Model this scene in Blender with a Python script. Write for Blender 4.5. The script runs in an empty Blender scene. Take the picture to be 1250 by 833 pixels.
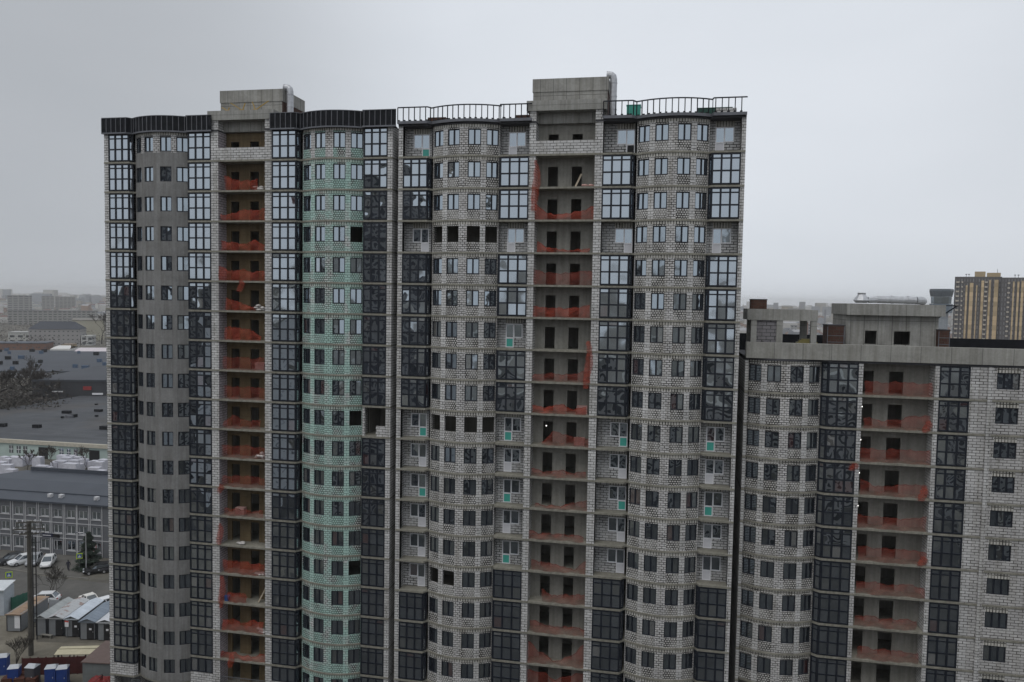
import bpy, bmesh, math, random
from mathutils import Vector, Matrix
random.seed(7)
C = bpy.context.scene.collection
R = math.radians

# ------------------------------------------------------------------ camera, world, sun, exposure
F_PX, YAW, PITCH, ROLL, DIST, CAMZ = 950.0, -0.19153, 0.05481, 0.01692, 71.537, 45.0
FWD = Vector((math.sin(YAW)*math.cos(PITCH), math.cos(YAW)*math.cos(PITCH), -math.sin(PITCH)))
_r = Vector((math.cos(YAW), -math.sin(YAW), 0)); _u = _r.cross(FWD)
RIGHT = math.cos(ROLL)*_r + math.sin(ROLL)*_u
UP = -math.sin(ROLL)*_r + math.cos(ROLL)*_u
CAM = Vector((0, -DIST, CAMZ))
cd = bpy.data.cameras.new('camera'); cam = bpy.data.objects.new('camera', cd); C.objects.link(cam)
m3 = Matrix((RIGHT, UP, -FWD)).transposed()
cam.matrix_world = Matrix.Translation(CAM) @ m3.to_4x4()
cd.sensor_width = 36; cd.lens = F_PX/1250*36; cd.clip_start = 0.2; cd.clip_end = 30000
sc = bpy.context.scene; sc.camera = cam
sc.view_settings.view_transform = 'Standard'; sc.view_settings.look = 'None'
sc.view_settings.exposure = 0.0; sc.view_settings.gamma = 1.0
SUN_EL, SUN_ROT = R(60), R(200)
w = bpy.data.worlds.new('World'); sc.world = w; w.use_nodes = True
wn = w.node_tree; wn.nodes.clear()
def wnode(t, **k):
    n = wn.nodes.new(t)
    for a, b in k.items(): setattr(n, a, b)
    return n
sky = wnode('ShaderNodeTexSky', sky_type='NISHITA', sun_disc=False, sun_elevation=SUN_EL, sun_rotation=SUN_ROT)
hs = wnode('ShaderNodeHueSaturation'); hs.inputs['Saturation'].default_value = 0.12
wn.links.new(sky.outputs[0], hs.inputs['Color'])
tc = wnode('ShaderNodeTexCoord')
mp = wnode('ShaderNodeMapping'); mp.inputs['Scale'].default_value = (1, 1, 3.2)
wn.links.new(tc.outputs['Generated'], mp.inputs[0])
nz = wnode('ShaderNodeTexNoise'); nz.inputs['Scale'].default_value = 2.2; nz.inputs['Detail'].default_value = 3; nz.inputs['Roughness'].default_value = .45
wn.links.new(mp.outputs[0], nz.inputs['Vector'])
cr = wnode('ShaderNodeValToRGB')
cr.color_ramp.elements[0].position = .3; cr.color_ramp.elements[0].color = (6.9, 7.35, 7.95, 1)
cr.color_ramp.elements[1].position = .72; cr.color_ramp.elements[1].color = (7.6, 8.0, 8.6, 1)
wn.links.new(nz.outputs['Fac'], cr.inputs[0])
mx = wnode('ShaderNodeMixRGB'); mx.inputs[0].default_value = .9
wn.links.new(hs.outputs[0], mx.inputs[1]); wn.links.new(cr.outputs[0], mx.inputs[2])
dt = wnode('ShaderNodeVectorMath', operation='DOT_PRODUCT'); bd = Vector((-.02, .93, .38)).normalized(); dt.inputs[1].default_value = bd
wn.links.new(tc.outputs['Generated'], dt.inputs[0])
br = wnode('ShaderNodeMapRange'); br.interpolation_type = 'SMOOTHSTEP'
for k_, v_ in (('From Min', .86), ('From Max', 1.0), ('To Min', .92), ('To Max', 1.04)): br.inputs[k_].default_value = v_
wn.links.new(dt.outputs['Value'], br.inputs['Value'])
mb_ = wnode('ShaderNodeMixRGB', blend_type='MULTIPLY'); mb_.inputs[0].default_value = 1
wn.links.new(mx.outputs[0], mb_.inputs[1]); wn.links.new(br.outputs[0], mb_.inputs[2]); mx = mb_
d2 = wnode('ShaderNodeVectorMath', operation='DOT_PRODUCT'); d2.inputs[1].default_value = Vector((-.78, .60, .22)).normalized()     # a darker cloud bank to the north-west
wn.links.new(tc.outputs['Generated'], d2.inputs[0])
b2 = wnode('ShaderNodeMapRange'); b2.interpolation_type = 'SMOOTHSTEP'
for k_, v_ in (('From Min', .80), ('From Max', .995), ('To Min', 1.0), ('To Max', .70)): b2.inputs[k_].default_value = v_
wn.links.new(d2.outputs['Value'], b2.inputs['Value'])
mb2 = wnode('ShaderNodeMixRGB', blend_type='MULTIPLY'); mb2.inputs[0].default_value = 1
wn.links.new(mx.outputs[0], mb2.inputs[1]); wn.links.new(b2.outputs[0], mb2.inputs[2]); mx = mb2
bg = wnode('ShaderNodeBackground'); bg.inputs['Strength'].default_value = .1
wn.links.new(mx.outputs[0], bg.inputs['Color'])
wo = wnode('ShaderNodeOutputWorld'); wn.links.new(bg.outputs[0], wo.inputs['Surface'])
sl = bpy.data.lights.new('sun', 'SUN'); sl.energy = 1.0; sl.angle = R(40); sl.color = (1, .97, .93)
so = bpy.data.objects.new('sun', sl); C.objects.link(so)
so.rotation_euler = (R(90)-SUN_EL, 0, R(180)-SUN_ROT)
sd = Vector((math.sin(SUN_ROT)*math.cos(SUN_EL), math.cos(SUN_ROT)*math.cos(SUN_EL), math.sin(SUN_EL)))
so.rotation_euler = sd.to_track_quat('Z', 'Y').to_euler()

# ------------------------------------------------------------------ helpers
def g(px, py, z=0.0):
    """where a sight line through the photo meets the level z (the ground's real place)"""
    d = FWD + RIGHT*(px-625)/F_PX + UP*(416.5-py)/F_PX
    t = (z-CAMZ)/d.z
    p = CAM + d*t
    return Vector((p.x, p.y, z))
def far(px, dist):
    """a place on the ground at a given distance along a compass bearing"""
    d = FWD + RIGHT*(px-625)/F_PX + UP*(416.5-375)/F_PX
    d.z = 0; d.normalize()
    return Vector((CAM.x + d.x*dist, CAM.y + d.y*dist, 0))
def zat(px, py, dist):
    d = FWD + RIGHT*(px-625)/F_PX + UP*(416.5-py)/F_PX
    h = math.hypot(d.x, d.y)
    return CAMZ + d.z/h*dist

class MB:
    def __init__(s): s.v = []; s.f = []; s.m = []; s.uv = []
    def face(s, pts, m=0, uv=None):
        i = len(s.v); s.v += [tuple(p) for p in pts]; s.f.append(tuple(range(i, i+len(pts)))); s.m.append(m)
        if uv is None:
            a, b, c = Vector(pts[0]), Vector(pts[1]), Vector(pts[2])
            n = (b-a).cross(c-b)
            if n.length < 1e-9 and len(pts) > 3: n = (Vector(pts[2])-a).cross(Vector(pts[3])-a)
            if n.length > 0: n.normalize()
            if abs(n.z) > .8: uv = [(p[0], p[1]) for p in pts]
            else:
                t = Vector((-n.y, n.x, 0)); t = t.normalized() if t.length > 0 else Vector((1, 0, 0))
                uv = [(t.x*p[0]+t.y*p[1], p[2]) for p in pts]
        s.uv.append(uv)
    def box(s, x0, x1, y0, y1, z0, z1, m=0, skip=''):
        P = lambda x, y, z: (x, y, z)
        if 'f' not in skip: s.face([P(x0,y0,z0),P(x1,y0,z0),P(x1,y0,z1),P(x0,y0,z1)], m)
        if 'b' not in skip: s.face([P(x1,y1,z0),P(x0,y1,z0),P(x0,y1,z1),P(x1,y1,z1)], m)
        if 'l' not in skip: s.face([P(x0,y1,z0),P(x0,y0,z0),P(x0,y0,z1),P(x0,y1,z1)], m)
        if 'r' not in skip: s.face([P(x1,y0,z0),P(x1,y1,z0),P(x1,y1,z1),P(x1,y0,z1)], m)
        if 't' not in skip: s.face([P(x0,y0,z1),P(x1,y0,z1),P(x1,y1,z1),P(x0,y1,z1)], m)
        if 'd' not in skip: s.face([P(x0,y1,z0),P(x1,y1,z0),P(x1,y0,z0),P(x0,y0,z0)], m)
    def obox(s, a, b, w, h, m=0, up=Vector((0,0,1))):
        """bar from a to b, w wide, h high"""
        a, b = Vector(a), Vector(b); d = (b-a).normalized()
        sd_ = d.cross(up)
        if sd_.length < 1e-4: sd_ = Vector((1,0,0))
        sd_.normalize(); u = sd_.cross(d)
        q = [sd_*(i*w/2)+u*(j*h/2) for i, j in ((-1,-1),(1,-1),(1,1),(-1,1))]
        A = [a+k for k in q]; B = [b+k for k in q]
        for i in range(4):
            j = (i+1) % 4; s.face([A[i], A[j], B[j], B[i]], m)
        s.face(A[::-1], m); s.face(B, m)
    def tube(s, pts, rs, n=8, m=0, caps=True):
        rings = []
        for i, p in enumerate(pts):
            p = Vector(p)
            d = (Vector(pts[min(i+1, len(pts)-1)])-Vector(pts[max(i-1, 0)])).normalized()
            a = d.orthogonal().normalized(); b = d.cross(a)
            if i and rings:
                pa = pra - d*pra.dot(d)
                if pa.length > 1e-4: a = pa.normalized(); b = d.cross(a)
            pra = a
            r = rs[i] if isinstance(rs, (list, tuple)) else rs
            rings.append([p + a*(r*math.cos(2*math.pi*k/n)) + b*(r*math.sin(2*math.pi*k/n)) for k in range(n)])
        for A, B in zip(rings, rings[1:]):
            for k in range(n):
                j = (k+1) % n; s.face([A[k], A[j], B[j], B[k]], m)
        if caps: s.face(rings[0][::-1], m); s.face(rings[-1], m)
    def add(s, o, mat):
        """append another MB, transformed"""
        i = len(s.v); s.v += [tuple(mat @ Vector(p)) for p in o.v]
        s.f += [tuple(k+i for k in f) for f in o.f]; s.m += o.m; s.uv += o.uv
    def mesh(s, name, mats, smooth=False):
        me = bpy.data.meshes.new(name); me.from_pydata(s.v, [], s.f)
        ul = me.uv_layers.new(name='UVMap')
        flat = [c for u in s.uv for p in u for c in p]
        ul.data.foreach_set('uv', flat)
        for mt in (mats if isinstance(mats, (list, tuple)) else [mats]): me.materials.append(mt)
        me.polygons.foreach_set('material_index', s.m)
        if smooth: me.polygons.foreach_set('use_smooth', [True]*len(me.polygons))
        me.update(); return me
    def build(s, name, mats, parent=None, loc=(0,0,0), rot=0, smooth=False):
        return obj(name, s.mesh(name, mats, smooth), parent, loc, rot)
def weld(o, d=1e-4):
    b = bmesh.new(); b.from_mesh(o.data); bmesh.ops.remove_doubles(b, verts=b.verts, dist=d); b.to_mesh(o.data); b.free()
    return o
def obj(name, me, parent=None, loc=(0,0,0), rot=0):
    o = bpy.data.objects.new(name, me); C.objects.link(o); o.location = loc; o.rotation_euler = (0,0,rot)
    if parent: o.parent = parent
    return o
def tag(o, label, cat, group=None):
    o['label'] = label; o['category'] = cat
    if group: o['group'] = group
    return o
def thing(name, label, cat, loc=(0,0,0), rot=0, group=None):
    return tag(obj(name, None, None, loc, rot), label, cat, group)
def struct(o, kind='structure'): o['kind'] = kind; return o

# ------------------------------------------------------------------ materials
def newmat(name):
    m = bpy.data.materials.new(name); m.use_nodes = True; nt = m.node_tree
    return m, nt, nt.nodes['Principled BSDF']
def L(nt, a, b): nt.links.new(a, b)
def N(nt, t, **k):
    n = nt.nodes.new(t)
    for a, b in k.items():
        if a in n.inputs: n.inputs[a].default_value = b
        else: setattr(n, a, b)
    return n
def mixc(nt, mode, fac, a, b):
    n = N(nt, 'ShaderNodeMixRGB', blend_type=mode)
    for i, v in ((0, fac), (1, a), (2, b)):
        if hasattr(v, 'is_output'): L(nt, v, n.inputs[i])
        else: n.inputs[i].default_value = v if i == 0 else ((*v, 1) if len(v) == 3 else v)
    return n.outputs[0]
def ramp(nt, src, p0, p1, c0=(0,0,0), c1=(1,1,1)):
    n = N(nt, 'ShaderNodeValToRGB'); e = n.color_ramp.elements
    e[0].position = p0; e[1].position = p1; e[0].color = (*c0, 1); e[1].color = (*c1, 1)
    L(nt, src, n.inputs[0]); return n.outputs[0]
def noise(nt, scale, detail=4, vec=None, rough=.55, coord='Object'):
    n = N(nt, 'ShaderNodeTexNoise', Scale=scale, Detail=detail, Roughness=rough)
    if vec is None:
        t = N(nt, 'ShaderNodeTexCoord'); vec = t.outputs[coord]
    L(nt, vec, n.inputs['Vector']); return n
def plain(name, col, rough=.6, metal=0, var=.12, scale=1.5, spec=.4):
    m, nt, p = newmat(name)
    n = noise(nt, scale)
    c = ramp(nt, n.outputs['Fac'], .3, .7, tuple(k*(1-var) for k in col), tuple(k*(1+var) for k in col))
    L(nt, c, p.inputs['Base Color']); p.inputs['Roughness'].default_value = rough; p.inputs['Metallic'].default_value = metal
    p.inputs['Specular IOR Level'].default_value = spec
    return m
def blocks(name, c1, c2, mortar, bw, rh, ms, distort=.03, offset=.5, paint=None, stain=.3, bias=0.0, smear=0):
    m, nt, p = newmat(name)
    t = N(nt, 'ShaderNodeTexCoord')
    n1 = noise(nt, 1.7, 3, t.outputs['Object'])
    sub = N(nt, 'ShaderNodeVectorMath', operation='SUBTRACT'); sub.inputs[1].default_value = (.5,.5,.5); L(nt, n1.outputs['Color'], sub.inputs[0])
    scl = N(nt, 'ShaderNodeVectorMath', operation='SCALE'); scl.inputs['Scale'].default_value = distort; L(nt, sub.outputs[0], scl.inputs[0])
    add = N(nt, 'ShaderNodeVectorMath', operation='ADD'); L(nt, t.outputs['UV'], add.inputs[0]); L(nt, scl.outputs[0], add.inputs[1])
    b = N(nt, 'ShaderNodeTexBrick'); b.offset = offset; b.offset_frequency = 2
    for k, v in (('Scale',1),('Mortar Size',ms),('Mortar Smooth',.1),('Bias',bias),('Brick Width',bw),('Row Height',rh)): b.inputs[k].default_value = v
    b.inputs['Color1'].default_value = (*c1,1); b.inputs['Color2'].default_value = (*c2,1)
    L(nt, add.outputs[0], b.inputs['Vector'])
    # some joints are filled, some stand open and dark
    jn = noise(nt, 1.1, 3, t.outputs['Object'])
    jm = ramp(nt, jn.outputs['Fac'], .38, .62, mortar, tuple(min(1, .5*(k+q)) for k, q in zip(mortar, c2)))
    L(nt, jm, b.inputs['Mortar'])
    sm = noise(nt, 2.6, 5, t.outputs['Object'], .7)                       # mortar smears lap over the joints
    smf = ramp(nt, sm.outputs['Fac'], .60, .70, (0,0,0), (.75,.75,.75))
    bc = mixc(nt, 'MIX', smf, b.outputs['Color'], tuple(k*.93 for k in c2))
    ch = noise(nt, 6.5, 2, t.outputs['Object'])                            # chipped arrises and holes
    bc = mixc(nt, 'MULTIPLY', 1.0, bc, ramp(nt, ch.outputs['Fac'], .27, .36, (.45,.43,.41), (1,1,1)))
    mpw = N(nt, 'ShaderNodeMapping'); mpw.inputs['Scale'].default_value = (1.4, 1.4, .16); L(nt, t.outputs['Object'], mpw.inputs[0])
    wet = noise(nt, 1.1, 5, mpw.outputs[0], .65)
    bc = mixc(nt, 'MULTIPLY', 1.0, bc, ramp(nt, wet.outputs['Fac'], .34, .5, (.78,.765,.735), (1,1,1)))
    st = noise(nt, .35, 5, t.outputs['Object'], .65)
    sc_ = ramp(nt, st.outputs['Fac'], .3, .7, (1-stain,)*3, (1.0,)*3)
    col = mixc(nt, 'MULTIPLY', 1.0, bc, sc_)
    if paint:
        pn = noise(nt, .55, 5, t.outputs['Object'], .7)
        pf = ramp(nt, pn.outputs['Fac'], .34, .52)
        n2 = noise(nt, 3.0, 2, t.outputs['Object'])
        pc = ramp(nt, n2.outputs['Fac'], .3, .7, tuple(k*.72 for k in paint), paint)
        pm = mixc(nt, 'MULTIPLY', 1.0, pc, ramp(nt, b.outputs['Fac'], .2, .9, (1,1,1), (.35,.35,.35)))
        mul = N(nt, 'ShaderNodeMath', operation='MULTIPLY'); mul.inputs[1].default_value = .85
        L(nt, pf, mul.inputs[0])
        col = mixc(nt, 'MIX', mul.outputs[0], col, pm)
    L(nt, col, p.inputs['Base Color']); p.inputs['Roughness'].default_value = .92; p.inputs['Specular IOR Level'].default_value = .2
    bp = N(nt, 'ShaderNodeBump', Strength=.5, Distance=.02); inv = N(nt, 'ShaderNodeMath', operation='SUBTRACT'); inv.inputs[0].default_value = 1
    L(nt, b.outputs['Fac'], inv.inputs[1]); L(nt, inv.outputs[0], bp.inputs['Height']); L(nt, bp.outputs[0], p.inputs['Normal'])
    return m
def concrete(name, col, seam=None, var=.22, seam_dark=.6):
    m, nt, p = newmat(name)
    t = N(nt, 'ShaderNodeTexCoord')
    a = noise(nt, .5, 6, t.outputs['Object'], .65); b = noise(nt, 5, 4, t.outputs['Object'])
    c = ramp(nt, a.outputs['Fac'], .3, .7, tuple(k*(1-var) for k in col), tuple(k*(1+var*.7) for k in col))
    c = mixc(nt, 'MULTIPLY', 1.0, c, ramp(nt, b.outputs['Fac'], .3, .75, (.86,.86,.86), (1.05,1.05,1.05)))
    # rain streaks
    mpn = N(nt, 'ShaderNodeMapping'); mpn.inputs['Scale'].default_value = (2.2, 2.2, .12); L(nt, t.outputs['Object'], mpn.inputs[0])
    s = noise(nt, 1.6, 4, mpn.outputs[0], .6)
    c = mixc(nt, 'MULTIPLY', 1.0, c, ramp(nt, s.outputs['Fac'], .35, .6, (.78,.77,.75), (1,1,1)))
    if seam:
        q = N(nt, 'ShaderNodeTexBrick'); q.offset = 0
        for k, v in (('Scale',1),('Mortar Size',.025),('Brick Width',seam[0]),('Row Height',seam[1])): q.inputs[k].default_value = v
        q.inputs['Color1'].default_value = (1,1,1,1); q.inputs['Color2'].default_value = (.9,.9,.89,1); q.inputs['Mortar'].default_value = (seam_dark,)*3+(1,)
        L(nt, t.outputs['UV'], q.inputs['Vector'])
        c = mixc(nt, 'MULTIPLY', 1.0, c, q.outputs['Color'])
    L(nt, c, p.inputs['Base Color']); p.inputs['Roughness'].default_value = .9; p.inputs['Specular IOR Level'].default_value = .25
    return m
def glass(name, dark=(.012,.014,.017), lo=.32, hi=.95, tint=(.83,.92,1.0), wob=.10, scale=.7, tilt=.05):
    m, nt, p = newmat(name)
    t = N(nt, 'ShaderNodeTexCoord'); oi = N(nt, 'ShaderNodeObjectInfo'); ge = N(nt, 'ShaderNodeNewGeometry')
    # each pane sits a little out of true and bows, so it mirrors its own piece of the surroundings
    off = N(nt, 'ShaderNodeVectorMath', operation='ADD'); L(nt, t.outputs['Object'], off.inputs[0])
    om = N(nt, 'ShaderNodeMath', operation='MULTIPLY'); om.inputs[1].default_value = 91; L(nt, oi.outputs['Random'], om.inputs[0])
    L(nt, om.outputs[0], off.inputs[1])
    n = noise(nt, scale, 1.5, off.outputs[0], .4)
    s1 = N(nt, 'ShaderNodeVectorMath', operation='SUBTRACT'); s1.inputs[1].default_value = (.5,.5,.5); L(nt, n.outputs['Color'], s1.inputs[0])
    s2 = N(nt, 'ShaderNodeVectorMath', operation='SCALE'); s2.inputs['Scale'].default_value = wob; L(nt, s1.outputs[0], s2.inputs[0])
    wn_ = N(nt, 'ShaderNodeTexWhiteNoise', noise_dimensions='2D')
    cb = N(nt, 'ShaderNodeCombineXYZ'); L(nt, oi.outputs['Random'], cb.inputs[0]); L(nt, ge.outputs['Random Per Island'], cb.inputs[1]); L(nt, cb.outputs[0], wn_.inputs['Vector'])
    s3 = N(nt, 'ShaderNodeVectorMath', operation='SUBTRACT'); s3.inputs[1].default_value = (.5,.5,.5); L(nt, wn_.outputs['Color'], s3.inputs[0])
    s4 = N(nt, 'ShaderNodeVectorMath', operation='SCALE'); s4.inputs['Scale'].default_value = tilt; L(nt, s3.outputs[0], s4.inputs[0])
    ad = N(nt, 'ShaderNodeVectorMath', operation='ADD'); L(nt, s2.outputs[0], ad.inputs[0]); L(nt, s4.outputs[0], ad.inputs[1])
    ad2 = N(nt, 'ShaderNodeVectorMath', operation='ADD'); L(nt, ad.outputs[0], ad2.inputs[0]); L(nt, ge.outputs['Normal'], ad2.inputs[1])
    nm = N(nt, 'ShaderNodeVectorMath', operation='NORMALIZE'); L(nt, ad2.outputs[0], nm.inputs[0])
    gl = N(nt, 'ShaderNodeBsdfGlossy', Roughness=.015); gl.inputs['Color'].default_value = (*tint, 1); L(nt, nm.outputs[0], gl.inputs['Normal'])
    cn = N(nt, 'ShaderNodeValToRGB'); cn.color_ramp.interpolation = 'CONSTANT'; el = cn.color_ramp.elements
    el[0].color = (*dark, 1); el[1].position = .55; el[1].color = (*[k*2.4 for k in dark], 1)
    for ps, cl in ((.86, (.06,.018,.014,1)), (.89, (.05,.05,.045,1)), (.95, (.16,.155,.145,1)), (.97, (.035,.04,.045,1))):
        e = el.new(ps); e.color = cl
    L(nt, wn_.outputs['Value'], cn.inputs[0]); L(nt, cn.outputs[0], p.inputs['Base Color'])
    p.inputs['Roughness'].default_value = .5; p.inputs['Specular IOR Level'].default_value = .1
    lw = N(nt, 'ShaderNodeLayerWeight', Blend=.35)
    mr = N(nt, 'ShaderNodeMapRange'); mr.inputs['To Min'].default_value = lo; mr.inputs['To Max'].default_value = hi
    L(nt, lw.outputs['Fresnel'], mr.inputs['Value'])
    ms = N(nt, 'ShaderNodeMixShader'); L(nt, mr.outputs[0], ms.inputs[0]); L(nt, p.outputs[0], ms.inputs[1]); L(nt, gl.outputs[0], ms.inputs[2])
    L(nt, ms.outputs[0], nt.nodes['Material Output'].inputs['Surface'])
    return m
def netmat(name, alpha, col):
    m, nt, p = newmat(name)
    t = N(nt, 'ShaderNodeTexCoord')
    n = noise(nt, 1.2, 3, t.outputs['Object'])
    a = N(nt, 'ShaderNodeMapRange'); a.inputs['From Min'].default_value = .3; a.inputs['From Max'].default_value = .7
    a.inputs['To Min'].default_value = alpha-.1; a.inputs['To Max'].default_value = alpha+.1; L(nt, n.outputs['Fac'], a.inputs['Value'])
    p.inputs['Base Color'].default_value = (*col, 1); p.inputs['Roughness'].default_value = .7
    tr = N(nt, 'ShaderNodeBsdfTranslucent'); tr.inputs[0].default_value = (*col, 1)
    m1 = N(nt, 'ShaderNodeMixShader'); m1.inputs[0].default_value = .35; L(nt, p.outputs[0], m1.inputs[1]); L(nt, tr.outputs[0], m1.inputs[2])
    tp = N(nt, 'ShaderNodeBsdfTransparent')
    m2 = N(nt, 'ShaderNodeMixShader'); L(nt, a.outputs[0], m2.inputs[0]); L(nt, tp.outputs[0], m2.inputs[1]); L(nt, m1.outputs[0], m2.inputs[2])
    L(nt, m2.outputs[0], nt.nodes['Material Output'].inputs['Surface'])
    return m
M = {}
W1, W2 = (.68,.675,.665), (.53,.525,.515)
M['pier'] = blocks('white_block_masonry', W1, W2, (.05,.045,.04), .62, .25, .028, .03)
M['pierlow'] = blocks('white_block_pier', (.69,.68,.67), (.53,.52,.51), (.035,.033,.03), .42, .21, .034, .06)
M['sill'] = blocks('small_block_masonry', (.69,.68,.655), (.53,.52,.5), (.035,.033,.03), .23, .2, .044, .10, .5)
M['soldier'] = blocks('soldier_course', (.64,.62,.57), (.5,.485,.44), (.035,.033,.028), .25, .6, .045, .05, 0)
GR = (.42,.64,.57)
M['pier_g'] = blocks('green_primed_block', W1, W2, (.03,.03,.028), .42, .21, .035, .05, paint=GR)
M['narrow_g'] = blocks('green_primed_narrow_pier', W1, W2, (.05,.05,.045), .62, .25, .026, .03, paint=GR)
M['sill_g'] = blocks('green_primed_small_block', (.62,.62,.6), (.5,.5,.49), (.03,.03,.028), .23, .2, .042, .07, paint=GR)
M['soldier_g'] = blocks('green_primed_soldier', (.6,.59,.55), (.48,.47,.44), (.03,.028,.025), .25, .6, .042, .05, 0, paint=(.42,.57,.49))
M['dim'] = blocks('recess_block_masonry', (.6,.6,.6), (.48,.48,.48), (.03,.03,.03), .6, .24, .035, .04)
M['pinkblock'] = blocks('lilac_block_masonry', (.55,.5,.53), (.45,.41,.44), (.1,.09,.09), .6, .25, .03, .03)
M['plaster'] = concrete('grey_render_coat', (.225,.224,.22), None, .2)
M['slab'] = concrete('slab_edge_concrete', (.27,.26,.22), None, .3)
M['conc'] = concrete('board_marked_concrete', (.345,.34,.318), (1.22, 2.9), .26, .42)
M['concfine'] = concrete('smooth_concrete', (.345,.342,.322), (2.4, 3.3), .18)
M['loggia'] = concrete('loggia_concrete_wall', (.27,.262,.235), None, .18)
M['ochre'] = concrete('ochre_insulation_wall', (.165,.122,.068), (1.2, .6), .25, .75)
M['frame'] = plain('anthracite_frame', (.013,.016,.023), .5, 0, .15, 1.5, .25)
M['white'] = plain('white_plastic_frame', (.72,.72,.74), .4, 0, .05)
M['teal'] = plain('teal_film_panel', (.06,.36,.3), .5, 0, .1)
M['panelwhite'] = plain('white_door_panel', (.6,.6,.63), .45, 0, .06)
M['glass'] = glass('coated_glass', lo=.46)
M['winglass'] = glass('window_glass', lo=.42, hi=.9, tint=(.78,.89,.98), wob=.07, scale=1.3, tilt=.09)
M['panel'] = plain('dark_parapet_sheet', (.010,.011,.014), .6, 0, .3, 1.5, .12)
M['stud'] = plain('grey_steel_stud', (.13,.135,.15), .6, .2, .15)
M['black'] = plain('black_rubber', (.012,.012,.013), .8, 0, .2)
M['brick'] = blocks('red_brown_brick', (.11,.058,.044), (.085,.044,.034), (.09,.08,.07), .5, .3, .02)
M['duct'] = plain('galvanised_duct', (.46,.47,.49), .48, .45, .15, 3)
M['yellow'] = plain('yellow_paint', (.36,.24,.06), .5)
M['netA'] = netmat('orange_net_dense', .5, (.42,.055,.022))
M['netB'] = netmat('orange_net_sheer', .37, (.32,.048,.024))
M['rooftar'] = plain('roof_membrane', (.05,.05,.055), .8, 0, .3, .5)

# ------------------------------------------------------------------ shared part meshes
def window_mb(wd=1.2, h=1.5, sashes=2):
    f = MB(); t = .095
    f.box(-wd/2, wd/2, -.03, .07, 0, t); f.box(-wd/2, wd/2, -.03, .07, h-t, h)
    for i in range(sashes+1):
        x = -wd/2 + wd*i/sashes; k = t if i in (0, sashes) else .15
        a = x if i == 0 else x-k if i == sashes else x-k/2
        f.box(a, a+k, -.028, .068, t, h-t)
    f.box(-wd/2-.04, wd/2+.04, -.12, -.03, -.045, -.005)        # drip sill
    p = MB()
    for i in range(sashes):
        a = -wd/2 + wd*i/sashes + .07; b = -wd/2 + wd*(i+1)/sashes - .07
        p.face([(a,.02,.08),(b,.02,.08),(b,.02,h-.08),(a,.02,h-.08)])
    return f, p
CHD = .38
def bay_mb(wd, side, ch, z0=0.06, z1=2.78, rows=(.42,), lowrow=None):
    """glazed bay: three lights wide, a transom, two tall rows, chamfered return"""
    f, p = MB(), MB()
    H = z1-z0
    zs = [z0, z0+H*.44, z0+H*.84, z1] if lowrow is None else [z0, z1]
    def wall(a, b, n):
        a, b = Vector(a), Vector(b); d = (b-a); ln = d.length; d.normalize(); nr = Vector((d.y, -d.x))   # outward
        def bar(u0, u1, za, zb, o0=-.03, o1=.07):
            q = [a+d*u0-nr*o0*-1*0 for _ in (0,)]
            A = a+d*u0; B = a+d*u1
            c = [A+nr*(-o0), B+nr*(-o0), B-nr*o1, A-nr*o1]
            lo = [(v.x, v.y, za) for v in c]; hi = [(v.x, v.y, zb) for v in c]
            for i in range(4):
                j = (i+1) % 4; f.face([lo[i], lo[j], hi[j], hi[i]])
            f.face(hi); f.face(lo[::-1])
        for i, z in enumerate(zs):
            k = .12 if i in (0, len(zs)-1) else .14 if i == 1 else .12
            za = z if i == 0 else z-k if i == len(zs)-1 else z-k/2
            bar(0, ln, za, za+k)
        for i in range(n+1):
            k = .12 if i in (0, n) else .17
            u = ln*i/n; u0 = u if i == 0 else u-k if i == n else u-k/2
            for za, zb in zip(zs, zs[1:]): bar(u0, u0+k, za+.06, zb-.06, -.033, .066)
        for i in range(n):
            for za, zb in zip(zs, zs[1:]):
                A = a+d*(ln*i/n+.05)-nr*.025; B = a+d*(ln*(i+1)/n-.05)-nr*.025
                p.face([(A.x,A.y,za+.05),(B.x,B.y,za+.05),(B.x,B.y,zb-.05),(A.x,A.y,zb-.05)])
    if side == 'L': wall((-ch, CHD), (0, 0), 1)
    wall((0, 0), (wd, 0), 3)
    if side == 'R': wall((wd, 0), (wd+ch, CHD), 1)
    return f, p
def door_mb(flip):
    """white balcony door with a window beside it; flip puts the door at the left"""
    f, p, d = MB(), MB(), MB()
    s = -1 if flip else 1
    def bx(mb, a, b, y0, y1, z0, z1):
        a, b = sorted((s*a, s*b)); mb.box(a, b, y0, y1, z0, z1)
    def qd(mb, a, b, y, z0, z1):
        a, b = sorted((s*a, s*b)); mb.face([(a,y,z0),(b,y,z0),(b,y,z1),(a,y,z1)])
    t = .085
    # window: x -.85..0 , z .95..2.3 ; door: x 0...78, z .02..2.3
    for a, b, z0, z1 in ((-.85,-.85+t,.95,2.3),(-.06,.06,.95,2.3),(.78-t,.78,.02,2.3),(0,t,.02,.95)): bx(f, a, b, -.05, .05, z0, z1)
    for a, b, z0, z1 in ((-.85+t,-.06,2.3-t,2.3),(-.85+t,-.06,.95,.95+t),(.06,.78-t,2.3-t,2.3),(t,.78-t,.02,.1),(t,.78-t,.86,.98)): bx(f, a, b, -.048, .048, z0, z1)
    qd(p, -.85+t-.01, -.05, 0, 1.02, 2.22); qd(p, .05, .78-t+.01, 0, .97, 2.22)
    qd(d, t-.01, .78-t+.01, -.01, .09, .87)
    return f, p, d
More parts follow.
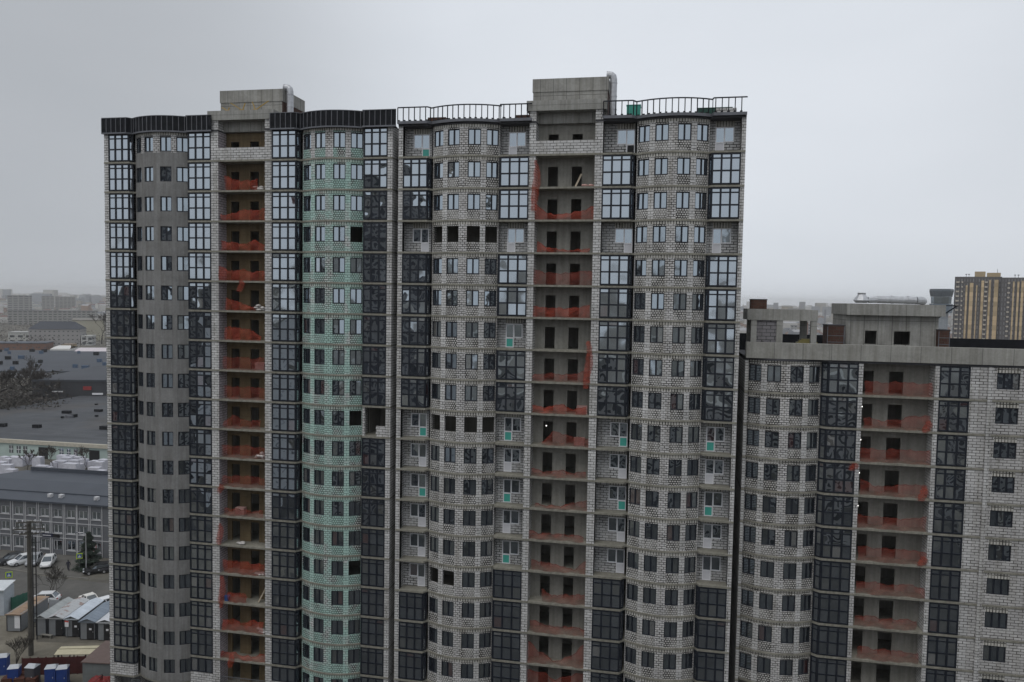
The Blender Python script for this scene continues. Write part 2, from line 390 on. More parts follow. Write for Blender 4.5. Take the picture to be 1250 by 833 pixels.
def net_mesh(name, wd, tops, mat, seed, floor=-.12):
    rn = random.Random(seed); b = MB(); nx, nzz = 22, 6
    ph = [rn.uniform(0, 6.28) for _ in range(4)]
    P = {}
    for i in range(nx+1):
        u = i/nx*(len(tops)-1); k = min(int(u), len(tops)-2); f = u-k; f = f*f*(3-2*f); wv = .09*math.sin(i*.8+ph[3])*math.sin(i*.31+ph[0])
        top = tops[k]*(1-f)+tops[k+1]*f + .05*math.sin(i*2.1+ph[0]) + wv
        for j in range(nzz+1):
            v = j/nzz
            y = .11*math.sin(i*.9+ph[1]+v*2) + .12*math.sin(i*.35+ph[2])*(1-v) + rn.uniform(-.03,.03) - .16*math.sin(v*3.1)*math.sin(i*.5+ph[3])**2
            z = .02 + v*max(.06, top-.02)
            P[i,j] = (i/nx*wd + rn.uniform(-.03,.03), y, z)
    for i in range(nx):
        for j in range(nzz): b.face([P[i,j],P[i+1,j],P[i+1,j+1],P[i,j+1]])
    # gathered top cord
    for i in range(nx): b.obox(P[i,nzz], P[i+1,nzz], .05, .05)
    return b.mesh(name, [mat])
def strip_mesh(name, h, mat, seed):
    """a net hanging down as a twisted strip"""
    rn = random.Random(seed); b = MB(); n = 16; P = []
    for i in range(n+1):
        v = i/n; a = rn.uniform(-.6,.6); wd = .14+.3*abs(math.sin(v*2.6+rn.uniform(-.2,.2)))*(1-.3*v)
        c = (.12*math.sin(v*5)+rn.uniform(-.04,.04), -.12+rn.uniform(-.03,.03), -h*v)
        P.append([(c[0]-wd*math.cos(a), c[1]-.12*math.sin(a), c[2]), (c[0], c[1]-.12, c[2]), (c[0]+wd*math.cos(a), c[1]+.12*math.sin(a), c[2])])
    for A, B in zip(P, P[1:]):
        b.face([A[0],A[1],B[1],B[0]]); b.face([A[1],A[2],B[2],B[1]])
    return b.mesh(name, [mat])
ORD = 'top second third fourth fifth sixth seventh eighth ninth tenth eleventh twelfth thirteenth fourteenth fifteenth sixteenth seventeenth eighteenth nineteenth'.split()

# ------------------------------------------------------------------ the towers
CHD = .38                      # depth of a bay's chamfered return
SL = .18                       # slab thickness
class Arc:
    def __init__(s, a, b, sag=.95, y=.5):
        s.xc = (a+b)/2; c = (b-a)/2; s.R = (c*c+sag*sag)/(2*sag); s.tm = math.asin(c/s.R); s.y0 = y-sag; s.Ln = s.R*s.tm
    def p(s, u, off=0):
        t = u/s.R; return Vector((s.xc+(s.R+off)*math.sin(t), s.y0+s.R-(s.R+off)*math.cos(t)))
WU = (.39, 1.59, 2.08, 3.25)
def arc_bounds(A):
    k = A.Ln/3.33; q = [u*k for u in WU]
    return [-A.Ln, -q[3], -q[2], -q[1], -q[0], q[0], q[1], q[2], q[3], A.Ln]
def outline(els, off, coat=False):
    """front edge of a floor plate: pillars, chamfered bays, bowed walls"""
    P = []
    for e in els:
        k = e[0]
        if k == 'bay':
            if e[3] == 'L': P += [(e[1]-e[4], CHD-off), (e[1], -off), (e[2], -off)]
            elif e[3] == 'R': P += [(e[1], -off), (e[2], -off), (e[2]+e[4], CHD-off)]
            else: P += [(e[1], -off), (e[2], -off)]
        elif k == 'arc':
            A = Arc(e[1], e[2]); bs = arc_bounds(A)
            us = sorted(set(bs + [(bs[i]+bs[i+1])/2 for i in range(9)]))
            o_ = -.05 if coat and e[1] < 8 else off
            P += [tuple(A.p(u, o_)) for u in us]
        else: P += [(e[1], -off), (e[2], -off)]
    Q = [P[0]]
    for q in P[1:]:
        if q[0] - Q[-1][0] > .02 or abs(q[1]-Q[-1][1]) > .05: Q.append(q)
    for i in range(1, len(Q)):
        if Q[i][0] <= Q[i-1][0]: Q[i] = (Q[i-1][0]+.004, Q[i][1])
    return Q

def tower(name, label, x0, y0, ztop, rows, els, depth, cfg):
    """ztop = floor level of the top storey; storey r has its floor at ztop-3r"""
    T = thing(name, label, 'apartment block', (x0, y0, 0))
    zf = lambda r: ztop-3*r
    width = els[-1][2]
    # ---- shell: side, rear, roof
    s = MB()
    zr = zf(-1)
    s.box(0, width, depth, depth+.25, 0, zr, 0); s.box(0, .2, .62, depth, 0, zr, 0); s.box(width-.2, width, .62, depth, 0, zr, 0)
    s.build('wall', [M['pier']], T)
    r_ = MB(); ol = outline(els, .06, cfg['arcmat'](0) == 'plaster')
    def plate(mb, ol, z0, z1, back, m=0):
        top = [(x, y, z1) for x, y in ol]; bot = [(x, y, z0) for x, y in ol]
        n = len(ol)
        tb = [(ol[-1][0], back, z1), (ol[0][0], back, z1)]; bb = [(ol[-1][0], back, z0), (ol[0][0], back, z0)]
        mb.face(top+tb, m, [(p[0],p[1]) for p in top+tb]); mb.face((bot+bb)[::-1], m, [(p[0],p[1]) for p in (bot+bb)[::-1]])
        for i in range(n-1): mb.face([bot[i], bot[i+1], top[i+1], top[i]], m)
        mb.face([bot[-1], bb[0], tb[0], top[-1]], m); mb.face([bb[1], bot[0], top[0], tb[1]], m)
    plate(r_, ol, -SL, 0, depth-.01); sm = r_.mesh('floor_slab', [M['slab']])
    for r in range(0, rows+1): obj('floor_slab', sm, T, (0, 0, zf(r)))
    orf = ol
    if cfg.get('tall'):      # the roof plate stops behind the taller top loggia
        orf = []
        for e in els:
            if e[0] == 'loggia': orf += [(e[1], 1.65), (e[2], 1.65)]
            else: orf += [p for p in outline([e], .06)]
        for i in range(1, len(orf)):
            if orf[i][0] <= orf[i-1][0]: orf[i] = (orf[i-1][0]+.004, orf[i][1])
    rf = MB(); plate(rf, orf, -SL, 0, depth-.01); rf.build('roof', [M['rooftar']], T, (0,0,zr))
    # partition walls inside so no daylight leaks through empty openings
    pt = MB(); cuts = [e[1] for e in els if e[0] in ('arc', 'loggia', 'bay')][1:]
    for x in cuts: pt.box(x-.02, x+.02, 1.9, depth-.05, 0, zr-.2)
    pt.box(.25, width-.25, 5.0, 5.1, 0, zr-.2)
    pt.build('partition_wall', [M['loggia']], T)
    wins, nbay = [], 0
    arcs = 0
    protos = {}
    bayi = -1; pil = 0
    for e in els:
        k, a, b = e[:3]
        if k == 'pillar':
            p = MB(); d = 1.62 if e[3] else .62
            for r in range(-0, rows+1): p.box(a, b, 0, d, zf(r), zf(r-1)-SL, 0, 'td')
            p.box(a, b, 0, d, 0, zf(rows)-SL, 0, 'td')
            if e[3] and cfg.get('pinkside'):
                for r in range(0, rows+1): p.face([(b+.004,0.01,zf(r)),(b+.004,d,zf(r)),(b+.004,d,zf(r-1)-SL),(b+.004,.01,zf(r-1)-SL)] if e[3] == 1 else [(a-.004,d,zf(r)),(a-.004,.01,zf(r)),(a-.004,.01,zf(r-1)-SL),(a-.004,d,zf(r-1)-SL)], 1)
            p.build('pillar', [M[cfg.get('pillar','pier')], M['pinkblock']], T)
        elif k == 'bay':
            bayi += 1; side, ch = e[3], e[4]
            lo = a-ch if side == 'L' else a; hi = b+ch if side == 'R' else b
            for r in range(0, rows+1):
                mode = cfg['bay'](bayi, r)
                if mode == 'glass':
                    key = (round(b-a,3), side, ch)
                    if key not in protos:
                        f_, p_ = bay_mb(b-a, side, ch); protos[key] = (f_.mesh('bay_frame', [M['frame']]), p_.mesh('bay_pane', [M['glass']]))
                    o = obj('glazed_bay', protos[key][0], T, (a, 0, zf(r))); obj('pane', protos[key][1], o)
                elif mode == 'short':
                    key = ('s', round(b-a,3), side, ch)
                    if key not in protos:
                        f_, p_ = bay_mb(b-a, side, ch, 1.3, 2.78, lowrow=1); protos[key] = (f_.mesh('bay_frame', [M['frame']]), p_.mesh('bay_pane', [M['glass']]))
                        q = MB(); pl = {'L': [(-ch,CHD),(0,0),(b-a,0)], 'R': [(0,0),(b-a,0),(b-a+ch,CHD)], '': [(0,0),(b-a,0)]}[side]
                        for (xa,ya),(xb,yb) in zip(pl, pl[1:]): q.face([(xa,ya-.03,0),(xb,yb-.03,0),(xb,yb-.03,1.29),(xa,ya-.03,1.29)]); q.face([(xa,ya-.03,1.29),(xb,yb-.03,1.29),(xb,yb+.2,1.29),(xa,ya+.2,1.29)])
                        protos[key] += (q.mesh('bay_parapet', [M['pier']]),)
                    o = obj('glazed_bay', protos[key][0], T, (a, 0, zf(r))); obj('pane', protos[key][1], o); obj('bay_parapet', protos[key][2], T, (a,0,zf(r)))
                else:
                    q = MB(); zb, zt = zf(r), zf(r-1)-SL; yb = 1.25
                    la = .62 if True else 0
                    q.face([(lo,yb,zb),(lo,(.5 if side=='L' else .0),zb),(lo,(.5 if side=='L' else 0),zt),(lo,yb,zt)])
                    q.face([(hi,(.5 if side=='R' else 0),zb),(hi,yb,zb),(hi,yb,zt),(hi,(.5 if side=='R' else 0),zt)])
                    if mode == 'void':
                        q.box(a+.02, a+.25, .05, .3, zb, zt-.01); q.box(b-1.0, b-.02, .05, .25, zb, zb+1.0)
                        q.build('open_bay_wall', [M['pier']], T); continue
                    fl, pan = mode
                    cx = cfg['doorx'](bayi)
                    # masonry round the door unit
                    sgn = -1 if fl else 1
                    w0, w1 = sorted((cx-sgn*.85, cx)); d0, d1 = sorted((cx, cx+sgn*.78))
                    xs = sorted({lo, hi, w0, w1, d0, d1})
                    for u, v in zip(xs, xs[1:]):
                        if v-u < .01: continue
                        mid = (u+v)/2
                        segs = [(zb, zt)] if not (w0 < mid < w1 or d0 < mid < d1) else [(zb, zb+.95), (zb+2.3, zt)] if w0 < mid < w1 else [(zb+2.3, zt)]
                        for za, zc in segs: q.face([(u,yb,za),(v,yb,za),(v,yb,zc),(u,yb,zc)], 1 if za > zb+2 else 0)
                    q.build('balcony_wall', [M['dim'], M['soldier']], T)
                    key = ('d', fl)
                    if key not in protos:
                        f_, p_, d_ = door_mb(fl); protos[key] = (f_.mesh('door_frame', [M['white']]), p_.mesh('door_pane', [M['winglass']]), d_.mesh('door_panel', [M['panelwhite']]), d_.mesh('door_panel_teal', [M['teal']]), d_.mesh('door_panel_black', [M['black']]))
                    o = obj('balcony_door', protos[key][0], T, (cx, yb+.02, zb)); obj('pane', protos[key][1], o)
                    obj('lower_panel', protos[key][{'w':2,'t':3,'b':4}[pan]], o)
                    if pan == 't': o['label'] = 'white balcony door with a teal lower panel'
        elif k == 'arc':
            ai = arcs; arcs += 1; A = Arc(a, b); bs = arc_bounds(A)
            mm = cfg['arcmat'](ai); q = MB()
            for r in range(0, rows+1):
                zb, zt = zf(r), zf(r-1)-SL
                z1, z2, z3 = zb+.90, zb+2.40, zt-.27
                rend = mm == 'plaster' and r > 0
                base = {'plain': (0,1,2), 'green': (3,4,5), 'plaster': (6,6,6) if rend else (0,1,2)}[mm]
                if mm == 'plaster' and r == 0: base = (0, 6, 2)
                if mm == 'green' and r == 0: base = (0, 4, 2)
                for i in range(9):
                    u0, u1 = bs[i], bs[i+1]
                    iswin = i % 2 == 1
                    subs = 1 if iswin else 1
                    if mm == 'plaster' and not iswin: subs = 3
                    for j in range(subs):
                        ua, ub = u0+(u1-u0)*j/subs, u0+(u1-u0)*(j+1)/subs
                        pa, pb = A.p(ua), A.p(ub)
                        def fc(za, zc, m): q.face([(pa.x,pa.y,za),(pb.x,pb.y,za),(pb.x,pb.y,zc),(pa.x,pa.y,zc)], m, [(ua,za),(ub,za),(ub,zc),(ua,zc)])
                        fc(z3, zt, base[2]) if not rend else None
                        top = z3 if not rend else zt
                        if mm == 'plaster' and r < rows and (iswin or not rend): fc(zb-SL, zb, 6)
                        if not iswin:
                            if rend: fc(zb-SL, zt, 6) if r < rows else fc(zb, zt, 6)
                            elif mm == 'plaster': fc(zb, z1-.1, 6); fc(z1-.1, top, 0)
                            else: fc(zb, top, base[0] if i == 4 else {0: 7, 3: 8}[base[0]])
                        else:
                            fc(zb, z1, base[1]); fc(z2, top, base[1] if not rend else 6)
                            n = Vector((-(pb-pa).y, (pb-pa).x)).normalized()*.24
                            pc, pd = pa+n, pb+n; rv = base[0]
                            q.face([(pa.x,pa.y,z1),(pb.x,pb.y,z1),(pd.x,pd.y,z1),(pc.x,pc.y,z1)], rv)
                            q.face([(pc.x,pc.y,z2),(pd.x,pd.y,z2),(pb.x,pb.y,z2),(pa.x,pa.y,z2)], rv)
                            q.face([(pc.x,pc.y,z1),(pc.x,pc.y,z2),(pa.x,pa.y,z2),(pa.x,pa.y,z1)], rv)
                            q.face([(pb.x,pb.y,z1),(pb.x,pb.y,z2),(pd.x,pd.y,z2),(pd.x,pd.y,z1)], rv)
                            wi = i//2
                            if (ai, r, wi) not in cfg['holes'] and zf(r) > 3:
                                c = (pa+pb)/2 + n*.55
                                wins.append((c.x, c.y, z1, math.atan2((pb-pa).y, (pb-pa).x), (pb-pa).length/1.2))
            # the returns beside the bays
            for (u, sx) in ((-A.Ln, -1), (A.Ln, 1)):
                pe = A.p(u); q.face([(pe.x, pe.y, 0), (pe.x, 1.9, 0), (pe.x, 1.9, zr-SL), (pe.x, pe.y, zr-SL)], 0)
            q.build('curved_wall', [M['pier' if cfg.get('bigpier') else 'pierlow'], M['sill'], M['soldier'], M['pier_g'], M['sill_g'], M['soldier_g'], M['plaster'], M['pier'], M['narrow_g']], T)
            # thin concrete nib between storeys reads as the slab edge; slabs already carry it
        elif k == 'loggia':
            q = MB(); yb = 1.5; mt = cfg['logmat']
            for r in range(0, rows+1):
                zb, zt = zf(r), zf(r-1)-SL
                if r == 0 and cfg.get('tall'): zt = zb+3.9
                ds = cfg['doors']; xs = [a]+[v for d in ds for v in (a+d[0], a+d[1])]+[b]
                for i, (u, v) in enumerate(zip(xs, xs[1:])):
                    if i % 2 == 0: q.face([(u,yb,zb),(v,yb,zb),(v,yb,zt),(u,yb,zt)])
                    else:
                        q.face([(u,yb,zb+2.05),(v,yb,zb+2.05),(v,yb,zt),(u,yb,zt)])
                        q.face([(u,yb,zb),(u,yb+.2,zb),(u,yb+.2,zb+2.05),(u,yb,zb+2.05)]); q.face([(v,yb+.2,zb),(v,yb,zb),(v,yb,zb+2.05),(v,yb+.2,zb+2.05)])
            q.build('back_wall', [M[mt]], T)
            if cfg.get('soffit'):
                pass
    # ---- windows: the hundred that show largest as parts, the rest as one
    cx, cy = CAM.x-x0, CAM.y-y0
    def size(wd):
        d = Vector((cx-wd[0], cy-wd[1])); n = Vector((math.sin(wd[3]), -math.cos(wd[3]))); dz = CAMZ-wd[2]
        return n.dot(d)/(d.length_squared+dz*dz)
    wins.sort(key=size, reverse=True)
    f_, p_ = window_mb(); fm, pm = f_.mesh('window_frame', [M['frame']]), p_.mesh('window_pane', [M['winglass']])
    for i, (x, y, z, a, s_) in enumerate(wins[:100]):
        o = obj('window', fm, T, (x, y, z), a); o.scale = (s_, 1, 1); obj('pane', pm, o)
    if len(wins) > 100:
        q = MB()
        for x, y, z, a, s_ in wins[100:]:
            mt_ = Matrix.Translation((x,y,z)) @ Matrix.Rotation(a, 4, 'Z') @ Matrix.Diagonal((s_,1,1,1))
            q.add(f_, mt_); n0 = len(q.m); q.add(p_, mt_)
            for i in range(n0, len(q.m)): q.m[i] = 1
        o = q.build('window_rest', [M['frame'], M['winglass']], T); o['kind'] = 'stuff'; o.name = 'windows'
    return T, zf
def parapet(T, els, z0, z1, off, clad, skip, studs=.55):
    """steel studs along the roof edge, clad with dark sheet or still open"""
    runs, cur = [], []
    for e in els:
        if e[0] == 'loggia' or (e[0] == 'pillar' and e[3]):
            if cur: runs.append(cur)
            cur = []
        else: cur.append(e)
    if cur: runs.append(cur)
    for i, rn in enumerate(runs):
        sheet, st, rail = MB(), MB(), MB()
        ol = outline(rn, off)
        if i < len(runs)-1: ol[-1] = (ol[-1][0]+.24, ol[-1][1])
        elif clad: ol[-1] = (ol[-1][0]+.42, ol[-1][1])
        for (xa, ya), (xb, yb) in zip(ol, ol[1:]):
            A, B = Vector((xa,ya,0)), Vector((xb,yb,0))
            if clad:
                sheet.face([A+Vector((0,0,z0)), B+Vector((0,0,z0)), Vector((xb,yb+off+.3,z0+.002)), Vector((xa,ya+off+.3,z0+.002))])
                n = Vector(((B-A).y, -(B-A).x, 0)).normalized()*.05
                sheet.face([A+Vector((0,0,z0)), B+Vector((0,0,z0)), B+Vector((0,0,z1)), A+Vector((0,0,z1))])
                sheet.face([B+Vector((0,0,z0))-n, A+Vector((0,0,z0))-n, A+Vector((0,0,z1))-n, B+Vector((0,0,z1))-n])
                rail.obox(A+Vector((0,0,z1+.03)), B+Vector((0,0,z1+.03)), .14, .06)
                rail.obox(A+Vector((0,0,z0+.05)), B+Vector((0,0,z0+.05)), .16, .14)
            else:
                rail.obox(A+Vector((0,0,z1)), B+Vector((0,0,z1)), .09, .1)
                rail.obox(A+Vector((0,0,z0+.12)), B+Vector((0,0,z0+.12)), .1, .26, 1)
                sheet.face([A+Vector((0,0,z0)), B+Vector((0,0,z0)), Vector((xb,yb+off+.15,z0)), Vector((xa,ya+off+.15,z0))])
        # studs at even spacing along the run
        acc = 0.0
        for (xa, ya), (xb, yb) in zip(ol, ol[1:]):
            A, B = Vector((xa,ya,0)), Vector((xb,yb,0)); d = B-A; ln = d.length
            if ln < 1e-3: continue
            d /= ln; n = Vector((d.y, -d.x, 0)); u = (studs-acc) if acc > 0 else 0.0
            while u < ln:
                c = A+d*u+n*(.04 if clad else 0)
                st.obox(c+Vector((0,0,z0+.02)), c+Vector((0,0,z1-.01)), .055 if clad else .08, .06, 0, n)
                if not clad:
                    c2 = A+d*u-n*.3
                    st.box(c2.x-.1, c2.x+.1, c2.y-.1, c2.y+.1, z0+.26, z0+.42, 1)
                u += studs
            acc = (ln-(u-studs))
        if clad: sheet.build('parapet_sheet', [M['panel']], T)
        else: sheet.build('eaves_soffit', [M['panel']], T)
        st.build('parapet_studs', [M['stud'] if clad else M['panel'], M['black']], T); rail.build('parapet_rail', [M['stud'] if clad else M['frame'], M['stud']], T)

# --- west section, panelled parapet, grey render and green primer
E1 = [('pillar',0,.5,0),('bay',.5,2.85,'R',.25),('arc',3.27,9.38),('bay',9.55,12.1,'L',.15),('pillar',12.1,12.9,1),('loggia',12.9,17.96),
      ('pillar',17.96,18.7,2),('bay',18.7,21.3,'R',.25),('arc',21.77,28.13),('bay',28.3,30.72,'L',.15),('pillar',30.72,31.2,0)]
cfg1 = dict(tall=1, bay=lambda i, r: 'short' if r == 18 else 'void' if (i, r) == (3, 9) else 'glass', doorx=None,
            arcmat=lambda i: 'plaster' if i == 0 else 'green', holes={(1,3,3),(1,9,3),(1,14,3)}, logmat='ochre', doors=[(.5,1.42),(2.65,3.6)], pinkside=1)
Z1 = 58.3
T1, zf1 = tower('apartment_block', 'apartment block section with grey rendered and green primed bows under a dark panelled parapet', -57.0, 0, Z1, 18, E1, 13, cfg1)
parapet(T1, E1, 61.1, 62.66, .3, True, None)
# --- middle section, open parapet studs
E2 = [('pillar',0,.45,0),('bay',.45,2.9,'R',.25),('arc',3.3,9.75),('bay',9.92,12.65,'L',.15),('pillar',12.65,13.25,1),('loggia',13.25,18.7),
      ('pillar',18.7,19.4,2),('bay',19.4,22.0,'R',.25),('arc',22.45,28.8),('bay',29.05,31.5,'L',.24),('pillar',31.5,31.87,0)]
OPEN = {0:{0:'t',3:'w',9:'t',10:'w',11:'t',12:'w',13:'w',14:'w'}, 1:{0:'w',3:'w',6:'t',9:'t',10:'w',11:'t',12:'w',13:'t'},
        2:{0:'b',3:'w',9:'t',10:'w',11:'t',12:'w',13:'w'}, 3:{0:'w',3:'w',9:'t',10:'w',11:'t',12:'w',13:'w'}}
cfg2 = dict(tall=1, bay=lambda i, r: ((i in (1,3)), OPEN[i][r]) if r in OPEN[i] else 'glass', doorx=lambda i: (1.95, 11.25, 21.45, 30.12)[i],
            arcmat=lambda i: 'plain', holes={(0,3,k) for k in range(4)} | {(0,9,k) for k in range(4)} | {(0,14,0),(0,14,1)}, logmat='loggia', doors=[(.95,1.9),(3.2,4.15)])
T2, zf2 = tower('apartment_block', 'pale block apartment section with open parapet studs and a bare concrete loggia stack', -25.2, 0, Z1, 17, E2, 13, cfg2)
parapet(T2, E2, 61.3, 62.82, .3, False, None)
# --- lower east building
E3 = [('pillar',0,.28,0),('arc',.3,6.66),('bay',7.18,9.72,'L',.5),('pillar',9.72,10.1,1),('loggia',10.1,16.0),('pillar',16.0,16.35,2),('bay',16.35,18.8,'',0),('pillar',18.8,19.5,0),('plainwall',19.5,31.0)]
Z3 = 36.95
cfg3 = dict(bay=lambda i, r: 'glass', doorx=None, arcmat=lambda i: 'plain', holes=set(), logmat='loggia', doors=[(.2,1.25),(2.55,3.75)])
T3, zf3 = tower('apartment_block', 'lower apartment block at the right with a flat concrete parapet band and rooftop frame', 7.45, 2.0, Z3, 9, E3, 13, cfg3)

# heads of the loggia stacks: block parapet, deep beam, machine room, flues
def loggia_head(T, xa, xb, pa, pb, hx, hd, z, red):
    b = MB(); b.box(xa, xb, .02, .22, z, z+1.22); b.build('parapet_wall', [M['pier']], T)
    for (u, v) in ((pa, xa), (xb, pb)):
        p = MB(); p.box(u+.003, v-.003, .004, 1.6, z+3.0-SL, z+3.9); p.build('pillar_head', [M['pier']], T)
    b = MB(); b.box(pa-.3, pb+.25, -.12, 1.7, z+3.9, z+4.82); b.build('roof_beam', [M['concfine']], T)
    h = MB(); h.box(hx[0], hx[1], 1.0, 1.0+hd, z+2.95, z+5.85, 0, 'r')
    h.face([(hx[1],1.0,z+2.95),(hx[1],1.0+hd,z+2.95),(hx[1],1.0+hd,z+5.85),(hx[1],1.0,z+5.85)], 1)
    h.box(hx[0]-.06, hx[1]+.06, .94, 1.06+hd, z+5.85, z+7.05, 0)
    h.build('machine_room', [M['conc'], M['brick']], T)
loggia_head(T1, 12.9, 17.96, 12.1, 18.7, (12.6, 19.3), 4.8, Z1, True)
loggia_head(T2, 13.25, 18.7, 12.65, 19.4, (12.75, 19.65), 6.0, Z1, True)
def flue(T, x, y, z0, z1):
    b = MB(); r = .33
    pts = [(x,y,z0), (x,y,z0+(z1-z0)*.5), (x,y,z1-.7), (x-.06,y,z1-.45), (x-.2,y,z1-.33), (x-.4,y,z1-.3), (x-.62,y,z1-.3)]
    b.tube(pts, r, 14); 
    for z in (z0+1.2, z0+2.4, z0+3.6): b.tube([(x,y,z-.04),(x,y,z+.04)], r+.03, 14)
    b.tube([(x-.55,y,z1-.3),(x-.63,y,z1-.3)], r+.04, 14)
    b.build('flue_duct', [M['duct']], T)
flue(T1, 19.85, 1.6, 61.3, 65.9); flue(T2, 20.12, 1.6, 61.3, 65.95)
# west section, ground storey: recessed shop front between stub pillars
b = MB(); b.box(.3, 31.0, 1.4, 1.55, 0, 4.1); b.build('ground_floor_wall', [M['plaster']], T1)
b = MB()
for x in (1.4, 3.6, 5.6, 7.6): b.box(x, x+1.5, 1.33, 1.38, .1, 3.2)
b.build('shop_glazing', [M['glass']], T1)

# lower building: straight wall, windows, parapet band
q = MB(); wx = (20.9+.0, 22.72); xs = [19.5, 20.3, wx[0], wx[1], 27.0, 28.8, 31.0]
for r in range(0, 10):
    zb, zt = zf3(r), zf3(r-1)-SL
    for i, (u, v) in enumerate(zip(xs, xs[1:])):
        yy = 0 if i else .0
        if i in (2, 4):
            q.face([(u,0,zb),(v,0,zb),(v,0,zb+.93),(u,0,zb+.93)]); q.face([(u,0,zb+2.36),(v,0,zb+2.36),(v,0,zt),(u,0,zt)], 1)
            for (c, d) in ((u, u), (v, v)): q.face([(c,0,zb+.93),(c,.25,zb+.93),(c,.25,zb+2.36),(c,0,zb+2.36)])
            q.face([(u,0,zb+.93),(v,0,zb+.93),(v,.25,zb+.93),(u,.25,zb+.93)]); q.face([(u,.25,zb+2.36),(v,.25,zb+2.36),(v,0,zb+2.36),(u,0,zb+2.36)])
        else: q.face([(u,yy,zb),(v,yy,zb),(v,yy,zt),(u,yy,zt)])
q.build('straight_wall', [blocks('plain_block_masonry', (.60,.59,.575), (.49,.48,.47), (.05,.045,.04), .62, .25, .03, .03), M['soldier']], T3)
q = MB(); q.box(20.2, 20.55, -.14, 0, 0, zf3(-1)-SL); q.build('wall_pilaster', [M['pier']], T3)
f_, p_ = window_mb(1.82, 1.43, 3); fm, pm = f_.mesh('window_frame', [M['frame']]), p_.mesh('window_pane', [M['winglass']])
for r in range(0, 10):
    for x in (21.81, 27.9):
        o = obj('wide_window', fm, T3, (x, .13, zf3(r)+.93)); obj('pane', pm, o)
zb3 = Z3+3.02
b = MB()
ol = outline(E3, .14)
for (xa, ya), (xb, yb) in zip(ol, ol[1:]):
    pass
b.box(.02, 7.1, -.32, .6, zb3, zb3+1.42); b.box(7.1, 24.2, -.2, .5, zb3, zb3+1.42); b.box(24.2, 31, -.3, .5, zb3, zb3+1.42)
b.build('parapet_band', [concrete('parapet_band_concrete', (.345,.34,.315), (2.45, 9), .2, .45)], T3)
zr3 = Z3+3.0
# rooftop of the lower building
def at_roof(px, dy):   # local x on the roof at local depth dy below a photo column
    d = FWD + RIGHT*(px-625)/F_PX + UP*(416.5-400)/F_PX
    return CAM.x + d.x*(DIST+2+dy)/d.y - 7.45
fr = MB(); za, zc = zr3, zr3+4.45
xa, xb = at_roof(912, 1.0), at_roof(998, 1.0)
for x, wdt, y in ((xa+.35,.5,1),(at_roof(948,1),.55,1),(xb-.55,.5,1),(xa+.35,.5,4.5),(at_roof(980,4.5)-.2,.6,4.5)): fr.box(x, x+wdt, y, y+.5, za, zc-1.0)
fr.box(xa, xb, .95, 1.55, zc-1.0, zc); fr.box(xa, xb, 4.45, 5.05, zc-1.0, zc-.002)
fr.box(xa, xa+.5, 1.55, 4.45, zc-1.0, zc-.004); fr.box(xb-.5, xb, 1.55, 4.45, zc-1.0, zc-.004); fr.box(xa+.5, xb-.5, 1.55, 4.45, zc-.3, zc-.05)
fr.build('rooftop_frame', [M['concfine']], T3)
bw = MB(); bw.box(xa+.85, at_roof(948,1)-.0, 1.15, 1.4, za, zc-1.0); bw.build('infill_wall', [blocks('grey_block_infill', (.26,.25,.26), (.22,.21,.22), (.04,.04,.04), .75, .33, .03)], T3)
rb = MB(); rb.box(xa+.4, xa+1.8, 2.0, 3.4, zc, zc+.85, 0); rb.box(xa+.36, xa+1.84, 1.96, 3.44, zc+.85, zc+.92, 1); rb.build('vent_stack', [M['brick'], M['rooftar']], T3)
for px0, px1, dy, h in ((1010, 1031, 2.5, 2.45), (1146, 1160, 3.5, 2.2)):
    x0_, x1_ = at_roof(px0, dy), at_roof(px1, dy)
    b = MB(); b.box(x0_, x1_, dy, dy+2, zr3, zr3+h+.6); b.box(x0_-.05, x1_+.05, dy-.05, dy+2.05, zr3+h+.6, zr3+h+.68, 1)
    for z in (.9, 1.5, 2.1): b.box(x0_-.02, x1_+.02, dy-.02, dy+.0, zr3+z, zr3+z+.05, 2)
    for x in (x0_, x1_-.06): b.box(x, x+.06, dy-.04, dy-.022, zr3, zr3+h+.5, 2)
    b.build('vent_stack', [M['brick'], M['rooftar'], M['stud']], T3)
# machine room of the lower building
mr = MB(); mx0, mx1 = at_roof(1033, 4.0), at_roof(1146, 4.0); myd = 4.0
hz0 = zr3; hz1 = zr3+4.05; ix = at_roof(1053, 4.0)
w1, w2 = (at_roof(1053,4)+.25, at_roof(1071,4)), (at_roof(1092,4), at_roof(1112,4))
xs = [ix, w1[0], w1[1], w2[0], w2[1], mx1]
mr.box(mx0, ix, myd, myd+6, hz0, hz1, 0)
for i, (u, v) in enumerate(zip(xs, xs[1:])):
    if i in (1, 3): mr.box(u, v, myd+.1, myd+.4, hz0, hz0+1.35, 0); mr.box(u, v, myd+.1, myd+.4, hz0+2.6, hz1, 0)
    else: mr.box(u, v, myd+.1, myd+.4, hz0, hz1, 0)
mr.box(mx1-.3, mx1, myd+.4, myd+6, hz0, hz1); mr.box(ix, mx1-.3, myd+5.7, myd+6, hz0, hz1)
mr.build('machine_room', [M['conc']], T3)
b = MB(); b.box(mx0-.12, mx1+.35, myd-.55, myd+6.3, hz1, hz1+1.05); b.build('machine_room_roof', [M['concfine']], T3)
b = MB(); b.box(mx1+.2, mx1+1.9, myd+1.0, myd+3.6, hz1+.95, hz1+1.05); b.obox((mx1+.1,myd+1.2,hz1-.3),(mx1+1.8,myd+1.2,hz1+.95),.1,.1); b.build('canopy_plate', [M['frame']], T3)
# rear parapet, dark against the city
b = MB(); b.box(.2, 31, 12.6, 13.0, zr3, zr3+1.75); b.build('rear_parapet', [M['panel']], T3)

